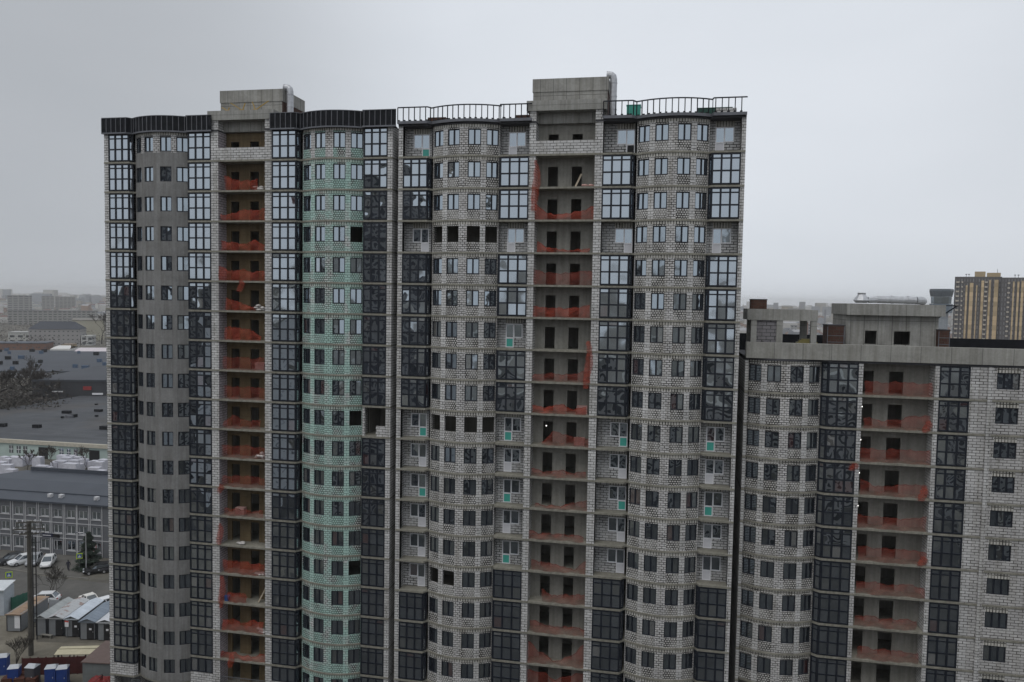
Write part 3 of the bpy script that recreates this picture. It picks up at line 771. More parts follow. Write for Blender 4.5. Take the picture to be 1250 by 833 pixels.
# loggia fronts: orange nets, railings
def at3(T, x, y, z): return (T.location.x+x, T.location.y+y, z)
NETS1 = {1:(.12,.85,[1.4,1.1,.9,.9,1.1],'A'),2:(.05,1,[.5,.7,1.0,1.0,1.15],'A'),3:(.05,1,[1.0,.8,.6,1.05,.5],'A'),4:(0,1,[1.4,.9,1.15,.8,1.05],'A'),
 5:(.13,.85,[1.3,1.0,.7,.45,.35],'A'),6:(.12,.9,[1.3,1.25,1.2,1.0,.4],'A'),7:(.1,1,[1.3,1.2,1.25,1.2,1.3],'B'),8:(.1,1,[1.3,1.3,1.2,1.3,1.2],'B'),
 9:(.1,.9,[.7,1.4,.9,.9,1.0],'B'),10:(.05,1,[1.2,1.2,1.3,1.2,1.2],'B'),11:(.05,1,[1.0,1.15,1.1,1.2,1.0],'B'),12:(.1,.95,[.8,.7,.7,.6,.7],'B'),
 14:(.08,1,[1.35,1.3,1.25,1.2,1.2],'A'),15:(.15,.6,[.9,.95,.9,1.0,.8],'A'),16:(.05,.95,[1.0,1.15,.9,1.25,1.15],'A'),17:(.0,1,[.7,.65,.45,.5,.85],'A')}
NETS2 = {2:(0,1,[1.35,.55,.45,.75,1.15],'A'),3:(.05,.95,[1.0,.35,.2,.25,.3],'A'),4:(0,1,[1.35,1.05,1.1,1.15,1.35],'B'),5:(0,.97,[1.05,.85,.8,.95,1.1],'A'),
 7:(.02,1,[.6,.75,.65,.85,1.05],'B'),8:(.02,.95,[.65,.6,.85,.5,.75],'A'),9:(.2,1,[.3,1.35,1.0,.9,.8],'B'),10:(.02,.97,[.7,.5,.65,.5,.7],'B'),
 11:(.1,1,[.35,.3,.25,.75,.95],'B'),12:(.0,.95,[.85,.55,.6,.65,.5],'B'),13:(.05,1,[.95,.85,.6,.35,1.15],'B'),14:(.25,1,[1.2,.7,.8,.95,1.0],'B'),
 15:(.05,1,[1.15,.85,.65,.85,.75],'B'),16:(.02,1,[2.0,1.0,.4,.9,2.2],'B'),17:(.02,1,[2.3,2.1,1.6,2.1,2.4],'B')}
NETS3 = {0:(.03,.97,[1.2,1.15,1.2,1.15,1.2],'B'),1:(.03,.97,[1.0,.7,.9,1.2,1.35],'B'),2:(0,.98,[1.2,1.15,1.2,1.2,1.25],'B'),3:(.03,.97,[1.3,.8,1.0,1.1,1.2],'B'),
 4:(0,.97,[1.15,1.1,1.0,1.1,1.3],'B'),5:(.03,1,[1.25,1.2,1.3,1.2,1.2],'B'),6:(.03,1,[1.0,1.1,1.0,1.1,.9],'B'),7:(.03,.9,[.9,.95,.85,.9,.9],'B'),8:(.08,.95,[1.1,1.05,1.0,1.0,.95],'B')}
def shape_word(t, kind):
    lo, hi = min(t), max(t)
    w_ = 'sheer' if kind == 'B' else 'bright'
    if hi > 1.9: s_ = 'tall'
    elif hi-lo > .65: s_ = 'sagging'
    elif lo >= 1.0: s_ = 'taut'
    else: s_ = 'low crumpled'
    return s_+' '+w_
for T, Nn, xa, xb, zf, stack in ((T1, NETS1, 12.9, 17.96, zf1, 'yellow-walled stack'), (T2, NETS2, 13.25, 18.7, zf2, 'bare concrete stack'), (T3, NETS3, 10.1, 16.0, zf3, 'lower right building')):
    for r, (fa, fb, tops, kd) in Nn.items():
        wd = (xb-xa)*(fb-fa)
        me = net_mesh('safety_net', wd, tops, M['net'+kd], r*13+len(stack))
        o = obj('safety_net', me, None, at3(T, xa+(xb-xa)*fa, .12, zf(r)))
        tag(o, f'{shape_word(tops, kd)} orange safety net on the {ORD[r]} loggia down the {stack}', 'safety net', 'orange safety nets across the open loggias')
for T, x, z, h, sd, lab in ((T2, 13.3, zf2(0)-.6, 4.6, 3, 'twisted orange net hanging down beside the second and third loggias of the tall concrete stack'),
                         (T2, 18.5, zf2(6)+.9, 4.4, 5, 'twisted orange net strip hanging past the seventh and eighth loggias of the tall concrete stack'),
                         (T1, 15.4, zf1(4)+.1, 1.2, 6, 'short loose orange net end dangling below the fifth loggia of the yellow-walled stack'),
                         (T1, 13.1, zf1(11)+.3, .9, 8, 'loose orange net end hanging over the twelfth slab of the yellow-walled stack'),
                         (T1, 13.0, zf1(13)+2.2, 2.2, 9, 'narrow orange net bundled against the left pillar at the fourteenth yellow-walled loggia'),
                         (T1, 13.2, zf1(15)+2.8, 3.4, 11, 'long orange net strip hanging down the left pillar of the fifteenth and sixteenth yellow-walled loggias'),
                         (T1, 14.2, zf1(17)+.7, 1.5, 12, 'bunched orange net dangling below the eighteenth slab of the yellow-walled stack'),
                         (T3, 15.4, zf3(3)+1.1, 1.3, 14, 'bunched orange net tied at the right end of the fourth loggia, lower right building'),
                         (T3, 15.5, zf3(1)+1.0, 1.1, 15, 'bunched orange net tied at the right end of the second loggia, lower right building'),
                         (T3, 15.6, zf3(5)+.9, .9, 16, 'bunched orange net tied at the right end of the sixth loggia, lower right building'),
                         (T3, 9.6, zf3(2)-.1, .7, 17, 'small orange net scrap on the pillar left of the third loggia, lower right building')):
    o = obj('net_strip', strip_mesh('net_strip', h, M['netA'], sd), None, at3(T, x, .0, z)); tag(o, lab, 'safety net', 'loose hanging strips of orange net')
# railing on the lowest visible loggia
t = thing('balcony_railing', 'grey metal railing across the lowest loggia of the yellow-walled stack', 'railing', at3(T1, 12.95, .05, zf1(18)))
b = MB(); b.box(0, 4.95, 0, .05, 1.05, 1.1); b.box(0, 4.95, 0, .05, .1, .14); b.build('rail', [M['stud']], t)
b = MB()
for i in range(26): b.box(i*.195, i*.195+.025, .01, .035, .14, 1.05)
b.build('balusters', [M['stud']], t)

# ------------------------------------------------------------------ things on the roofs and loggia floors
def brace(x, y, z, a, s, lab, T):
    t = thing('formwork_brace', lab, 'brace', at3(T, x, y, z), a, 'yellow braces on the roof')
    b = MB(); b.obox((0,0,.06), (1.5*s,0,.95*s), .08, .08); b.obox((0,0,.06), (-.35*s,0,.9*s), .08, .08); b.build('strut', [M['yellow']], t)
    b = MB(); b.box(-.25,.25,-.15,.15,0,.1); b.build('foot', [M['yellow']], t)
brace(16.8, .3, 63.13, 0, .95, 'yellow V-shaped brace with a long right arm on the roof beam', T1)
brace(15.4, .3, 63.13, math.pi, .85, 'yellow V-shaped brace with a long left arm on the roof beam', T1)
brace(13.8, .35, 63.13, math.pi, .45, 'smallest yellow brace lying low on the roof beam', T1)
def boxthing(name, lab, cat, p, sx, sy, sz, mat, lid=None, group=None, rot=0):
    t = thing(name, lab, cat, p, rot, group)
    b = MB(); b.box(-sx/2, sx/2, -sy/2, sy/2, .1, sz); b.build('body', [mat], t)
    b = MB(); b.box(-sx/2-.04, sx/2+.04, -sy/2-.04, sy/2+.04, sz, sz+.06); b.build('lid', [lid or mat], t)
    b = MB()
    for i in (-1, 0, 1): b.box(i*sx*.42-.05, i*sx*.42+.05, -sy/2, sy/2, 0, .1)
    b.build('skids', [M['black']], t); return t
grn = plain('green_sheet', (.04,.27,.21), .5); dgrn = plain('dark_green_sheet', (.012,.055,.04), .6)
boxthing('storage_box', 'bright green storage box behind the roof studs near the flue', 'box', at3(T2, 22.0, 2.2, 61.3), 1.25, 1.2, 1.55, grn)
boxthing('storage_box', 'long dark green storage box on the roof by the right corner', 'box', at3(T2, 29.3, 3.0, 61.3), 3.0, 1.4, 1.25, dgrn)
for x, lab in ((30.2, 'pallet of pale blocks in front of the dark green roof box'), (3.3, 'pallet of brown blocks at the left end of the open-studded roof'), (11.9, 'pallet of brown blocks on the roof left of the concrete machine room'), (.8, 'small grey heap of blocks at the far left of the open-studded roof')):
    t = thing('block_pallet', lab, 'pallet', at3(T2, x, 1.6 if x > 20 else 2.0, 61.3), 0, 'block pallets on the roof')
    s_ = 1.0 if x > 1 else .5
    b = MB(); b.box(-.9*s_, .9*s_, -.5, .5, .14, .85*s_+.1); b.build('block_stack', [M['pier'] if x > 20 else M['brick']], t)
    b = MB(); b.box(-.95*s_, .95*s_, -.52, .52, 0, .13); b.build('pallet_base', [M['loggia']], t)
# lying ducts on the lower machine room roof
t = thing('ventilation_duct', 'long silver ventilation duct lying on the lower machine room roof with an end cowl', 'duct', (0,0,0))
dz = zr3+4.05+1.05+.42; dx0 = at_roof(1042, 5)+7.45; dx1 = at_roof(1128, 5)+7.45; dy = 2+5.0
b = MB(); b.tube([(dx0+2.0,dy,dz),(dx1-.8,dy,dz-.03)], .34, 14); b.tube([(dx1-.8,dy,dz-.03),(dx1-.2,dy+.2,dz-.05),(dx1,dy+.7,dz-.1)], .36, 14)
b.tube([(dx0+3.2,dy,dz+.0),(dx0+3.4,dy,dz)], .38, 14); b.tube([(dx0+4.6,dy,dz),(dx0+4.8,dy,dz)], .38, 14)
b.build('pipe', [M['duct']], t)
b = MB(); b.tube([(dx0+.6,dy,dz-.35),(dx0+.6,dy,dz-.1),(dx0+.6,dy,dz+.45),(dx0+.6,dy,dz+.6)], [.5,.75,.35,.4], 8); b.tube([(dx0+1.2,dy,dz-.05),(dx0+2.1,dy,dz)], .3, 10); b.build('cowl', [M['duct']], t)
t = thing('rebar_bundle', 'yellow bundle of timber on the lower roof behind the parapet band', 'timber bundle', (at_roof(985, 2.2)+7.45, 2+2.2, zr3+1.35))
b = MB(); b.box(-.9,.9,-.4,.4,0,.12); b.box(-.7,.7,-.35,.35,.12,.3); b.box(-.5,.5,-.3,.3,.3,.42); b.build('timbers', [plain('ochre_timber',(.22,.19,.07))], t)
b = MB(); b.box(-.6,-.5,-.3,.3,-1.35,0); b.box(.5,.6,-.3,.3,-1.35,0); b.build('trestle', [M['loggia']], t)
# site lamps and clutter
lm = bpy.data.materials.new('lit_bulb'); lm.use_nodes = True; e_ = lm.node_tree.nodes['Principled BSDF']; e_.inputs['Emission Color'].default_value = (1,.97,.9,1); e_.inputs['Emission Strength'].default_value = 2.5
def sphere(b, c, r, n=8, m=0):
    for i in range(n):
        for j in range(n//2):
            a0, a1 = 2*math.pi*i/n, 2*math.pi*(i+1)/n; b0, b1 = math.pi*j/(n//2), math.pi*(j+1)/(n//2)
            P = lambda a, q: (c[0]+r*math.sin(q)*math.cos(a), c[1]+r*math.sin(q)*math.sin(a), c[2]+r*math.cos(q))
            if j == 0: b.face([P(a0,b0), P(a0,b1), P(a1,b1)], m)
            elif j == n//2-1: b.face([P(a0,b0), P(a0,b1), P(a1,b0)], m)
            else: b.face([P(a0,b0), P(a0,b1), P(a1,b1), P(a1,b0)], m)
for r in (1, 2, 3, 4):
    t = thing('site_lamp', f'small lit site lamp on the left of the {ORD[r]} loggia of the lower right building', 'lamp', at3(T3, 10.22, .5, zf3(r)+1.9), 0, 'lit site lamps in the loggias')
    b = MB(); sphere(b, (0,0,0), .06); b.build('bulb', [lm], t)
    b = MB(); b.obox((0,0,.07), (0,0,.9), .03, .03); b.build('cable', [M['black']], t)
t = thing('site_lamp', 'small lit site lamp in the left doorway of the tenth loggia, tall concrete stack', 'lamp', at3(T2, 14.5, 1.6, zf2(9)+1.6), 0, 'lit site lamps in the loggias')
b = MB(); sphere(b, (0,0,0), .06); b.build('bulb', [lm], t); b = MB(); b.obox((0,0,.05), (0,0,.42), .03, .03); b.build('cable', [M['black']], t)
pale = plain('pale_sack', (.5,.48,.46), .9); pinkm = plain('pink_brick', (.45,.27,.24), .9); bluem = plain('blue_plastic', (.03,.1,.3), .4)
def sack_heap(T, x, y, r, zf, lab, n, mat, seed):
    rn = random.Random(seed); b = MB()
    for i in range(n):
        c = Vector((rn.uniform(-.45,.45), rn.uniform(-.2,.2), .13+.2*(i//4)))
        a = rn.uniform(0,3); sx, sy, sz = rn.uniform(.25,.4), rn.uniform(.15,.25), rn.uniform(.1,.16)
        q = MB(); sphere(q, (0,0,0), 1, 8); b.add(q, Matrix.Translation(c) @ Matrix.Rotation(a,4,'Z') @ Matrix.Diagonal((sx,sy,sz,1)))
    o = b.build('sack_heap', [mat], None, at3(T, x, y, zf(r))); tag(o, lab, 'sacks', 'heaps of sacks on the loggias')
for a in ((T1,17.0,.5,1,zf1,'pale sacks piled at the right end of the second yellow-walled loggia',7,pale,1),(T1,17.1,.35,5,zf1,'white sacks and sheet spilling at the right end of the sixth yellow-walled loggia',9,pale,2),
          (T1,17.2,.5,10,zf1,'jumble of pale sacks at the right of the eleventh yellow-walled loggia',9,pale,3),(T2,18.1,.6,1,zf2,'small reddish sack heap at the right of the second tall concrete loggia',4,pinkm,4),
          (T1,17.3,.4,14,zf1,'pale sacks at the right end of the fifteenth yellow-walled loggia',4,pale,5),(T1,17.3,.4,16,zf1,'grey-white sacks at the right end of the seventeenth yellow-walled loggia',6,pale,6),
          (T1,15.2,.5,13,zf1,'scattered white sacks on the fourteenth yellow-walled loggia floor',4,pale,7)): sack_heap(*a)
def brick_stack(T, x, y, r, zf, lab):
    t = thing('brick_stack', lab, 'brick stack', at3(T, x, y, zf(r)), 0, 'brick stacks on the loggias')
    b = MB(); b.box(-.5,.5,-.3,.3,.1,.8); b.build('bricks', [blocks('pink_brick_stack',(.46,.27,.24),(.38,.2,.18),(.3,.25,.23),.25,.1,.015)], t)
    b = MB(); b.box(-.55,.55,-.33,.33,0,.1); b.build('pallet_base', [M['loggia']], t)
brick_stack(T2, 18.0, .6, 8, zf2, 'pink brick stack at the right of the ninth tall concrete loggia')
brick_stack(T2, 17.8, .6, 9, zf2, 'pink brick stack at the right of the tenth tall concrete loggia')
brick_stack(T1, 17.2, .6, 7, zf1, 'pink brick stack at the right of the eighth yellow-walled loggia')
brick_stack(T1, 14.9, .7, 12, zf1, 'leaning pink brick stack mid-floor in the thirteenth yellow-walled loggia')
t = thing('bucket', 'blue bucket by the left pillar of the sixteenth yellow-walled loggia', 'bucket', at3(T1, 13.5, .4, zf1(15)))
b = MB(); b.tube([(0,0,0),(0,0,.5)], [.24,.32], 12); b.build('body', [bluem], t); b = MB(); b.tube([(.3,0,.5),(.1,0,.72),(-.1,0,.72),(-.3,0,.5)], .012, 5); b.build('handle', [M['stud']], t)
for T, x, r, zf, lab in ((T1, 16.9, 15, zf1, 'light plank leaning at the right of the sixteenth yellow-walled loggia'), (T2, 16.9, 1, zf2, 'pale board leaning by the right doorway of the second tall concrete loggia')):
    b = MB(); b.obox((0,0,.03), (.5,.5,1.3), .25, .04); tag(b.build('plank', [plain('raw_timber',(.42,.36,.27))], None, at3(T, x, .6, zf(r))), lab, 'plank')

# ------------------------------------------------------------------ ground
gm, nt, p = newmat('earth_ground')
t_ = N(nt, 'ShaderNodeTexCoord'); a = noise(nt, .05, 8, t_.outputs['Object'], .65); b_ = noise(nt, .6, 5, t_.outputs['Object'], .6)
c = ramp(nt, a.outputs['Fac'], .35, .65, (.075,.07,.06), (.17,.155,.125)); c = mixc(nt, 'MULTIPLY', 1, c, ramp(nt, b_.outputs['Fac'], .3, .7, (.65,.65,.65), (1.1,1.1,1.1)))
L(nt, c, p.inputs['Base Color']); p.inputs['Roughness'].default_value = .95
b = MB(); b.face([(-9000,-9000,0),(9000,-9000,0),(9000,9000,0),(-9000,9000,0)]); struct(b.build('ground', [gm]))
am, nt, p = newmat('worn_asphalt')
t_ = N(nt, 'ShaderNodeTexCoord'); a = noise(nt, .25, 7, t_.outputs['Object'], .7); c = ramp(nt, a.outputs['Fac'], .3, .7, (.06,.058,.054), (.115,.11,.1)); L(nt, c, p.inputs['Base Color']); p.inputs['Roughness'].default_value = .8
def sheet(name, pts, z, mat):
    b = MB(); b.face([(q.x, q.y, z) for q in pts]); return struct(b.build(name, [mat]))
sheet('road', [g(-60,742), g(0,727), g(70,731), g(170,752), g(170,716), g(70,706), g(0,694), g(-60,690)], .004, am)
sheet('parking_lot', [g(-60,688), g(0,692), g(70,703), g(97,705), g(110,697), g(102,680), g(0,672), g(-60,668)], .004, plain('parking_paving', (.115,.11,.1), .9, 0, .2, .4))
cm, nt, p = newmat('bounce_dimming_asphalt')
t_ = N(nt, 'ShaderNodeTexCoord'); a = noise(nt, .12, 6, t_.outputs['Object'], .65); c = ramp(nt, a.outputs['Fac'], .35, .65, (.022,.022,.022), (.06,.056,.05)); L(nt, c, p.inputs['Base Color']); p.inputs['Roughness'].default_value = .9
sheet('added_dark_ground', [Vector((-59.5,-1,0)), Vector((-59.5,-74,0)), Vector((-110,-74,0)), Vector((-110,-89,0)), Vector((120,-89,0)), Vector((120,1,0)), Vector((42,1,0)), Vector((42,-1,0))], .004, cm)  # unseen dark sheet, added to dim the lower glass reflections and wall bounce
ym, nt, p = newmat('trampled_yard')
t_ = N(nt, 'ShaderNodeTexCoord'); a = noise(nt, .18, 8, t_.outputs['Object'], .7); c = ramp(nt, a.outputs['Fac'], .32, .68, (.085,.077,.06), (.21,.19,.15)); L(nt, c, p.inputs['Base Color']); p.inputs['Roughness'].default_value = .95
sheet('yard', [g(-30,830), g(140,845), g(140,786), g(45,784), g(34,752), g(-30,752)], .004, ym)
b = MB()
kp = [g(108,707), g(97,706), g(70,704.5), g(0,694), g(-60,690)]
for q0, q1 in zip(kp, kp[1:]): b.obox(q0+Vector((0,0,.06)), q1+Vector((0,0,.06)), .2, .12)
struct(b.build('kerb', [plain('kerb_stone', (.17,.165,.15), .9)]))

# ------------------------------------------------------------------ builders for the street
tyre, chrome = M['black'], plain('pale_metal', (.5,.5,.52), .35, .6)
cglass = glass('car_glass', lo=.12, hi=.8, wob=.0, tilt=0)
red_l = plain('red_lamp', (.35,.02,.02), .3); headm = plain('headlamp_lens', (.6,.62,.65), .2)
def car(lab, p, heading, col, ln=4.3, h=1.48, box=False):
    paint = plain('car_paint', col, .28, 0, .03, 1, .6)
    t = thing('parked_car', lab, 'car', (p.x, p.y, .008), heading, 'cars parked by the office and road')
    b = MB(); wd = .87; l2 = ln/2
    # side profile stations from tail to nose: x, lower z, shoulder z, half width
    st = [(-l2,.45,.78,.70),(-l2+.12,.3,.92,.80),(-l2+.6,.22,.95,wd),(0,.2,.93,wd),(l2-1.1,.2,.90,wd),(l2-.35,.24,.76,.82),(l2-.05,.34,.66,.72),(l2,.42,.56,.62)] if not box else \
         [(-l2,.4,.84,.78),(-l2+.06,.3,.92,.82),(-l2+.9,.24,.93,wd),(0,.22,.92,wd),(l2-1.1,.22,.9,wd),(l2-.1,.26,.86,.82),(l2,.36,.8,.78)]
    rings = []
    for x, z0, z1, hw in st: rings.append([(x,-hw*.92,z0),(x,-hw,(z0+z1)/2),(x,-hw*.9,z1),(x,hw*.9,z1),(x,hw,(z0+z1)/2),(x,hw*.92,z0)])
    for A, B in zip(rings, rings[1:]):
        for i in range(6): b.face([A[i], B[i], B[(i+1)%6], A[(i+1)%6]])
    b.face(rings[0]); b.face(rings[-1][::-1])
    c0, c1, r0, r1 = (-l2+.25, l2-1.15, -l2+.75, l2-1.95) if not box else (-l2+.95, l2-1.25, -l2+1.25, l2-1.75)
    zs, zr_, w0, w1 = .92, h, wd*.88, wd*.7
    b.face([(r0,-w1,zr_),(r1,-w1,zr_),(r1,w1,zr_),(r0,w1,zr_)]); b.face([(r0,-w1,zr_-.05),(r0,w1,zr_-.05),(r1,w1,zr_-.05),(r1,-w1,zr_-.05)])
    for sgn in (-1, 1):
        for (xa, xb) in ((c0, r0), (c1, r1), ((c0+c1)/2-.1, (r0+r1)/2-.1)): b.obox((xa,sgn*w0,zs), (xb,sgn*w1,zr_), .09, .09)
        b.obox((r0,sgn*w1,zr_-.01), (r1,sgn*w1,zr_-.01), .08, .08)
    b.build('body', [paint], t)
    q = MB(); i_ = .02
    q.face([(c0,-w0,zs),(c1,-w0,zs),(r1,-w1,zr_-.03),(r0,-w1,zr_-.03)]); q.face([(c1,w0,zs),(c0,w0,zs),(r0,w1,zr_-.03),(r1,w1,zr_-.03)])
    q.face([(c1,-w0,zs),(c1,w0,zs),(r1,w1,zr_-.03),(r1,-w1,zr_-.03)]); q.face([(c0,w0,zs),(c0,-w0,zs),(r0,-w1,zr_-.03),(r0,w1,zr_-.03)])
    q.build('window', [cglass], t)
    for sx in (-l2+.78, l2-.85):
        for sy in (-1, 1):
            wv = MB(); wv.tube([(sx,sy*.66,.31),(sx,sy*.88,.31)], .31, 14); ob = wv.build('wheel', [tyre], t)
            wr = MB(); wr.tube([(sx,sy*.87,.31),(sx,sy*.895,.31)], .19, 10); wr.build('rim', [chrome], ob)
    for sy in (-1, 1):
        hb = MB(); hb.box(l2-.22, l2-.02, sy*.58-.15, sy*.58+.15, .58, .72); hb.build('headlight', [headm], t)
        tb = MB(); tb.box(-l2-.01, -l2+.12, sy*.62-.12, sy*.62+.12, .68, .86); tb.build('tail_light', [red_l], t)
    nb = MB(); nb.box(l2-.04, l2+.02, -.26, .26, .4, .5); nb.build('number_plate', [M['white']], t)
    return t
TW = R(-115)
car('dark grey hatchback parked outside the office, leftmost of the row', g(14,687), TW, (.03,.03,.033))
car('white hatchback parked beside the dark grey car outside the office', g(28,688), TW, (.75,.76,.77))
car('silver car half hidden behind the utility pole in the office parking row', g(42,688), R(-65), (.35,.36,.38))
car('white car with a black roof parked outside the office door', g(59,690), R(-62), (.74,.74,.74))
car('black sedan parked beyond the conifer at the kerb', g(121,699), R(-140), (.012,.012,.013), 4.6)
car('dark car beyond the black sedan, mostly hidden by the tower corner', g(138,697), R(-140), (.02,.02,.025))
car('white sedan parked behind the bare tree beside the road', g(52,736), R(-160), (.7,.71,.72), 4.5)
car('old boxy cream-white sedan parked behind the cabins', g(110,738), R(-28), (.72,.7,.66), 4.1, 1.42, True)
car('white car behind the cabins beside the tower corner', g(133,741), R(60), (.75,.76,.78))

# pedestrian
def person(lab, p, heading):
    t = thing('person', lab, 'person', (p.x, p.y, .008), heading)
    me = bpy.data.meshes.new('person_body'); o = obj('body', me, t)
    J = [((0,0,.92),.15),((0,0,1.15),.15),((.03,0,1.38),.17),((.05,0,1.5),.07),((.07,0,1.58),.075),((.08,0,1.68),.1),((.08,0,1.76),.06),
         ((.02,.2,1.4),.075),((-.08,.27,1.15),.06),((.05,.29,.92),.045),((.02,-.2,1.4),.075),((.1,-.27,1.15),.06),((.27,-.28,.97),.045),
         ((.0,.1,.86),.11),((.16,.1,.48),.075),((.1,.1,.08),.05),((.25,.1,.045),.04),((0,-.1,.86),.11),((-.05,-.1,.48),.075),((-.3,-.1,.14),.05),((-.2,-.1,.045),.04)]
    E_ = [(0,1),(1,2),(2,3),(3,4),(4,5),(5,6),(2,7),(7,8),(8,9),(2,10),(10,11),(11,12),(0,13),(13,14),(14,15),(15,16),(0,17),(17,18),(18,19),(19,20)]
    me.from_pydata([j[0] for j in J], E_, [])
    sk = o.modifiers.new('skin', 'SKIN'); ss = o.modifiers.new('sub', 'SUBSURF'); ss.levels = ss.render_levels = 1
    if not me.skin_vertices: me.attributes.new
    return t, o, J
try:
    bm = bmesh.new(); sl_ = bm.verts.layers.skin.verify()
    J = [((0,0,.92),.15),((0,0,1.15),.15),((.03,0,1.38),.17),((.05,0,1.5),.075),((.07,0,1.58),.08),((.08,0,1.68),.1),((.08,0,1.77),.06),
         ((.02,.2,1.4),.08),((-.08,.27,1.15),.065),((.05,.29,.92),.05),((.02,-.2,1.4),.08),((.1,-.27,1.15),.065),((.27,-.28,.97),.05),
         ((.0,.1,.86),.11),((.16,.1,.48),.08),((.1,.1,.08),.055),((.25,.1,.045),.045),((0,-.1,.86),.11),((-.05,-.1,.48),.08),((-.3,-.1,.14),.055),((-.2,-.1,.045),.045)]
    vs = []
    for co, r in J:
        v = bm.verts.new(co); v[sl_].radius = (r, r); vs.append(v)
    vs[0][sl_].use_root = True
    for a, b in [(0,1),(1,2),(2,3),(3,4),(4,5),(5,6),(2,7),(7,8),(8,9),(2,10),(10,11),(11,12),(0,13),(13,14),(14,15),(15,16),(0,17),(17,18),(18,19),(19,20)]: bm.edges.new((vs[a], vs[b]))
    me = bpy.data.meshes.new('person_body'); bm.to_mesh(me); bm.free()
    pp = g(83.5, 697); t = thing('person', 'pedestrian in dark clothes walking across the car park', 'person', (pp.x, pp.y, .008), R(-60))
    o = obj('body', me, t); me.materials.append(plain('dark_clothes', (.03,.03,.045), .9))
    o.modifiers.new('skin', 'SKIN'); q = o.modifiers.new('sub', 'SUBSURF'); q.levels = q.render_levels = 1
    b = MB(); sphere(b, (.085,0,1.7), .115); b.build('hair', [M['black']], t)
except Exception as ex: print('person', ex)

# trees
bark = plain('bare_bark', (.04,.034,.029), .95, 0, .25); bark2 = plain('twig_brown', (.05,.042,.036), .95, 0, .3)
def bare_tree(seed, h, spread=1.0, levels=5, trunk=.16, multi=1, rmin=.02):
    rn = random.Random(seed); tr, cr_ = MB(), MB()
    def grow(p, d, ln, r, lv):
        mb = tr if lv >= levels-1 else cr_
        pts, rs = [p], [r]; q = p.copy(); dd = d.copy()
        for i in range(3):
            dd = (dd + Vector((rn.uniform(-.18,.18), rn.uniform(-.18,.18), rn.uniform(-.02,.16)))).normalized()
            q = q + dd*ln/3; pts.append(q.copy()); rs.append(max(rmin, r*(1-.18*(i+1))))
        mb.tube(pts, rs, 6 if lv > 2 else 3, 0, False)
        if lv <= 0: return
        for k in range(rn.choice((2,3,3)) if lv > 1 else 3):
            ax = Vector((rn.uniform(-1,1), rn.uniform(-1,1), rn.uniform(-.3,.5))).normalized()
            nd = (dd + ax*rn.uniform(.5,.95)*spread).normalized()
            st = pts[rn.choice((2,3,3))]
            grow(st, nd, ln*rn.uniform(.62,.85), rs[-1]*rn.uniform(.55,.8), lv-1)
    for m in range(multi):
        d = Vector((rn.uniform(-.5,.5), rn.uniform(-.5,.5), 1)).normalized() if multi > 1 else Vector((0,0,1))
        grow(Vector((0,0,0)), d, h*.3, trunk, levels)
    return tr, cr_
tv = [tuple(m.mesh(n, [bark2 if n == 'crown' else bark]) for m, n in zip(bare_tree(s, h, 1, 6, .2, 1, .045), ('trunk', 'crown'))) for s, h in ((3, 9), (5, 10), (9, 11))]
def place_tree(v, p, sc_, lab, rot=0, group=None):
    t = thing('bare_tree', lab, 'tree', (p.x, p.y, 0), rot, group); t.scale = (sc_,)*3
    obj('trunk', v[0], t); obj('crown', v[1], t); return t
v_ = tuple(m.mesh(n, [bark]) for m, n in zip(bare_tree(21, 6.5, 1.15, 5, .12, 3), ('trunk', 'crown')))
place_tree(v_, g(65,733), .82, 'wide bare tree with several stems beside the road behind the cabins')
v_ = tuple(m.mesh(n, [bark]) for m, n in zip(bare_tree(27, 5, .8, 4, .06, 5), ('trunk', 'crown')))
place_tree(v_, g(20,812), .85, 'leafless bush behind the blue portable toilets')
for px, py, s_, k, lab in ((32,585,.8,0,'dark bare tree at the left rear of the grey office'), (64,577,.72,1,'bare tree among the pallets behind the office roof'), (106,577,.66,2,'bare tree among pallets right of centre behind the office'),
                        (6,497,1.5,1,'bare tree at the far left edge beyond the long warehouse roof'), (18,498,1.7,0,'tall bare tree near the left beyond the long warehouse roof'), (30,499,1.8,2,'tallest bare tree beyond the long warehouse roof'), (43,499,1.6,1,'bare tree at the left end of the dark building'), (57,500,1.3,0,'bare tree in front of the dark building front'), (71,500,1.1,2,'smaller bare tree in front of the dark building middle'),
                        (124,420,3.0,1,'big bare tree beside the beige block far off')):
    place_tree(tv[k], g(px, py), s_, lab, px*.7, 'bare trees of the industrial district')
# conifer
def conifer(p, h, r):
    rn = random.Random(4); t = thing('conifer_tree', 'dense dark conifer at the kerb by the office corner', 'tree', (p.x, p.y, 0))
    b = MB(); b.tube([(0,0,0),(0,0,h*.95)], [.16,.03], 7); b.build('trunk', [bark], t)
    c = MB()
    for i in range(5200):
        v = rn.random()**1.25; z = .25+v*(h-.3); rr = r*(1-v)**.8*(.72+.28*math.sin(z*5.3))*math.sqrt(rn.uniform(.3,1)); a = rn.uniform(0, 6.283)
        q = Vector((rr*math.cos(a), rr*math.sin(a), z)); o = Vector((math.cos(a), math.sin(a), -.35)).normalized(); s_ = Vector((-math.sin(a), math.cos(a), rn.uniform(-.4,.4)))
        k = rn.uniform(.2,.45); c.face([q-s_*k*.4, q+s_*k*.4, q+o*k+Vector((0,0,rn.uniform(-.06,.06)))])
    c.build('crown', [plain('conifer_needles', (.022,.034,.024), .9, 0, .5, 2)], t)
conifer(g(108.5,693), 6.0, 2.3)

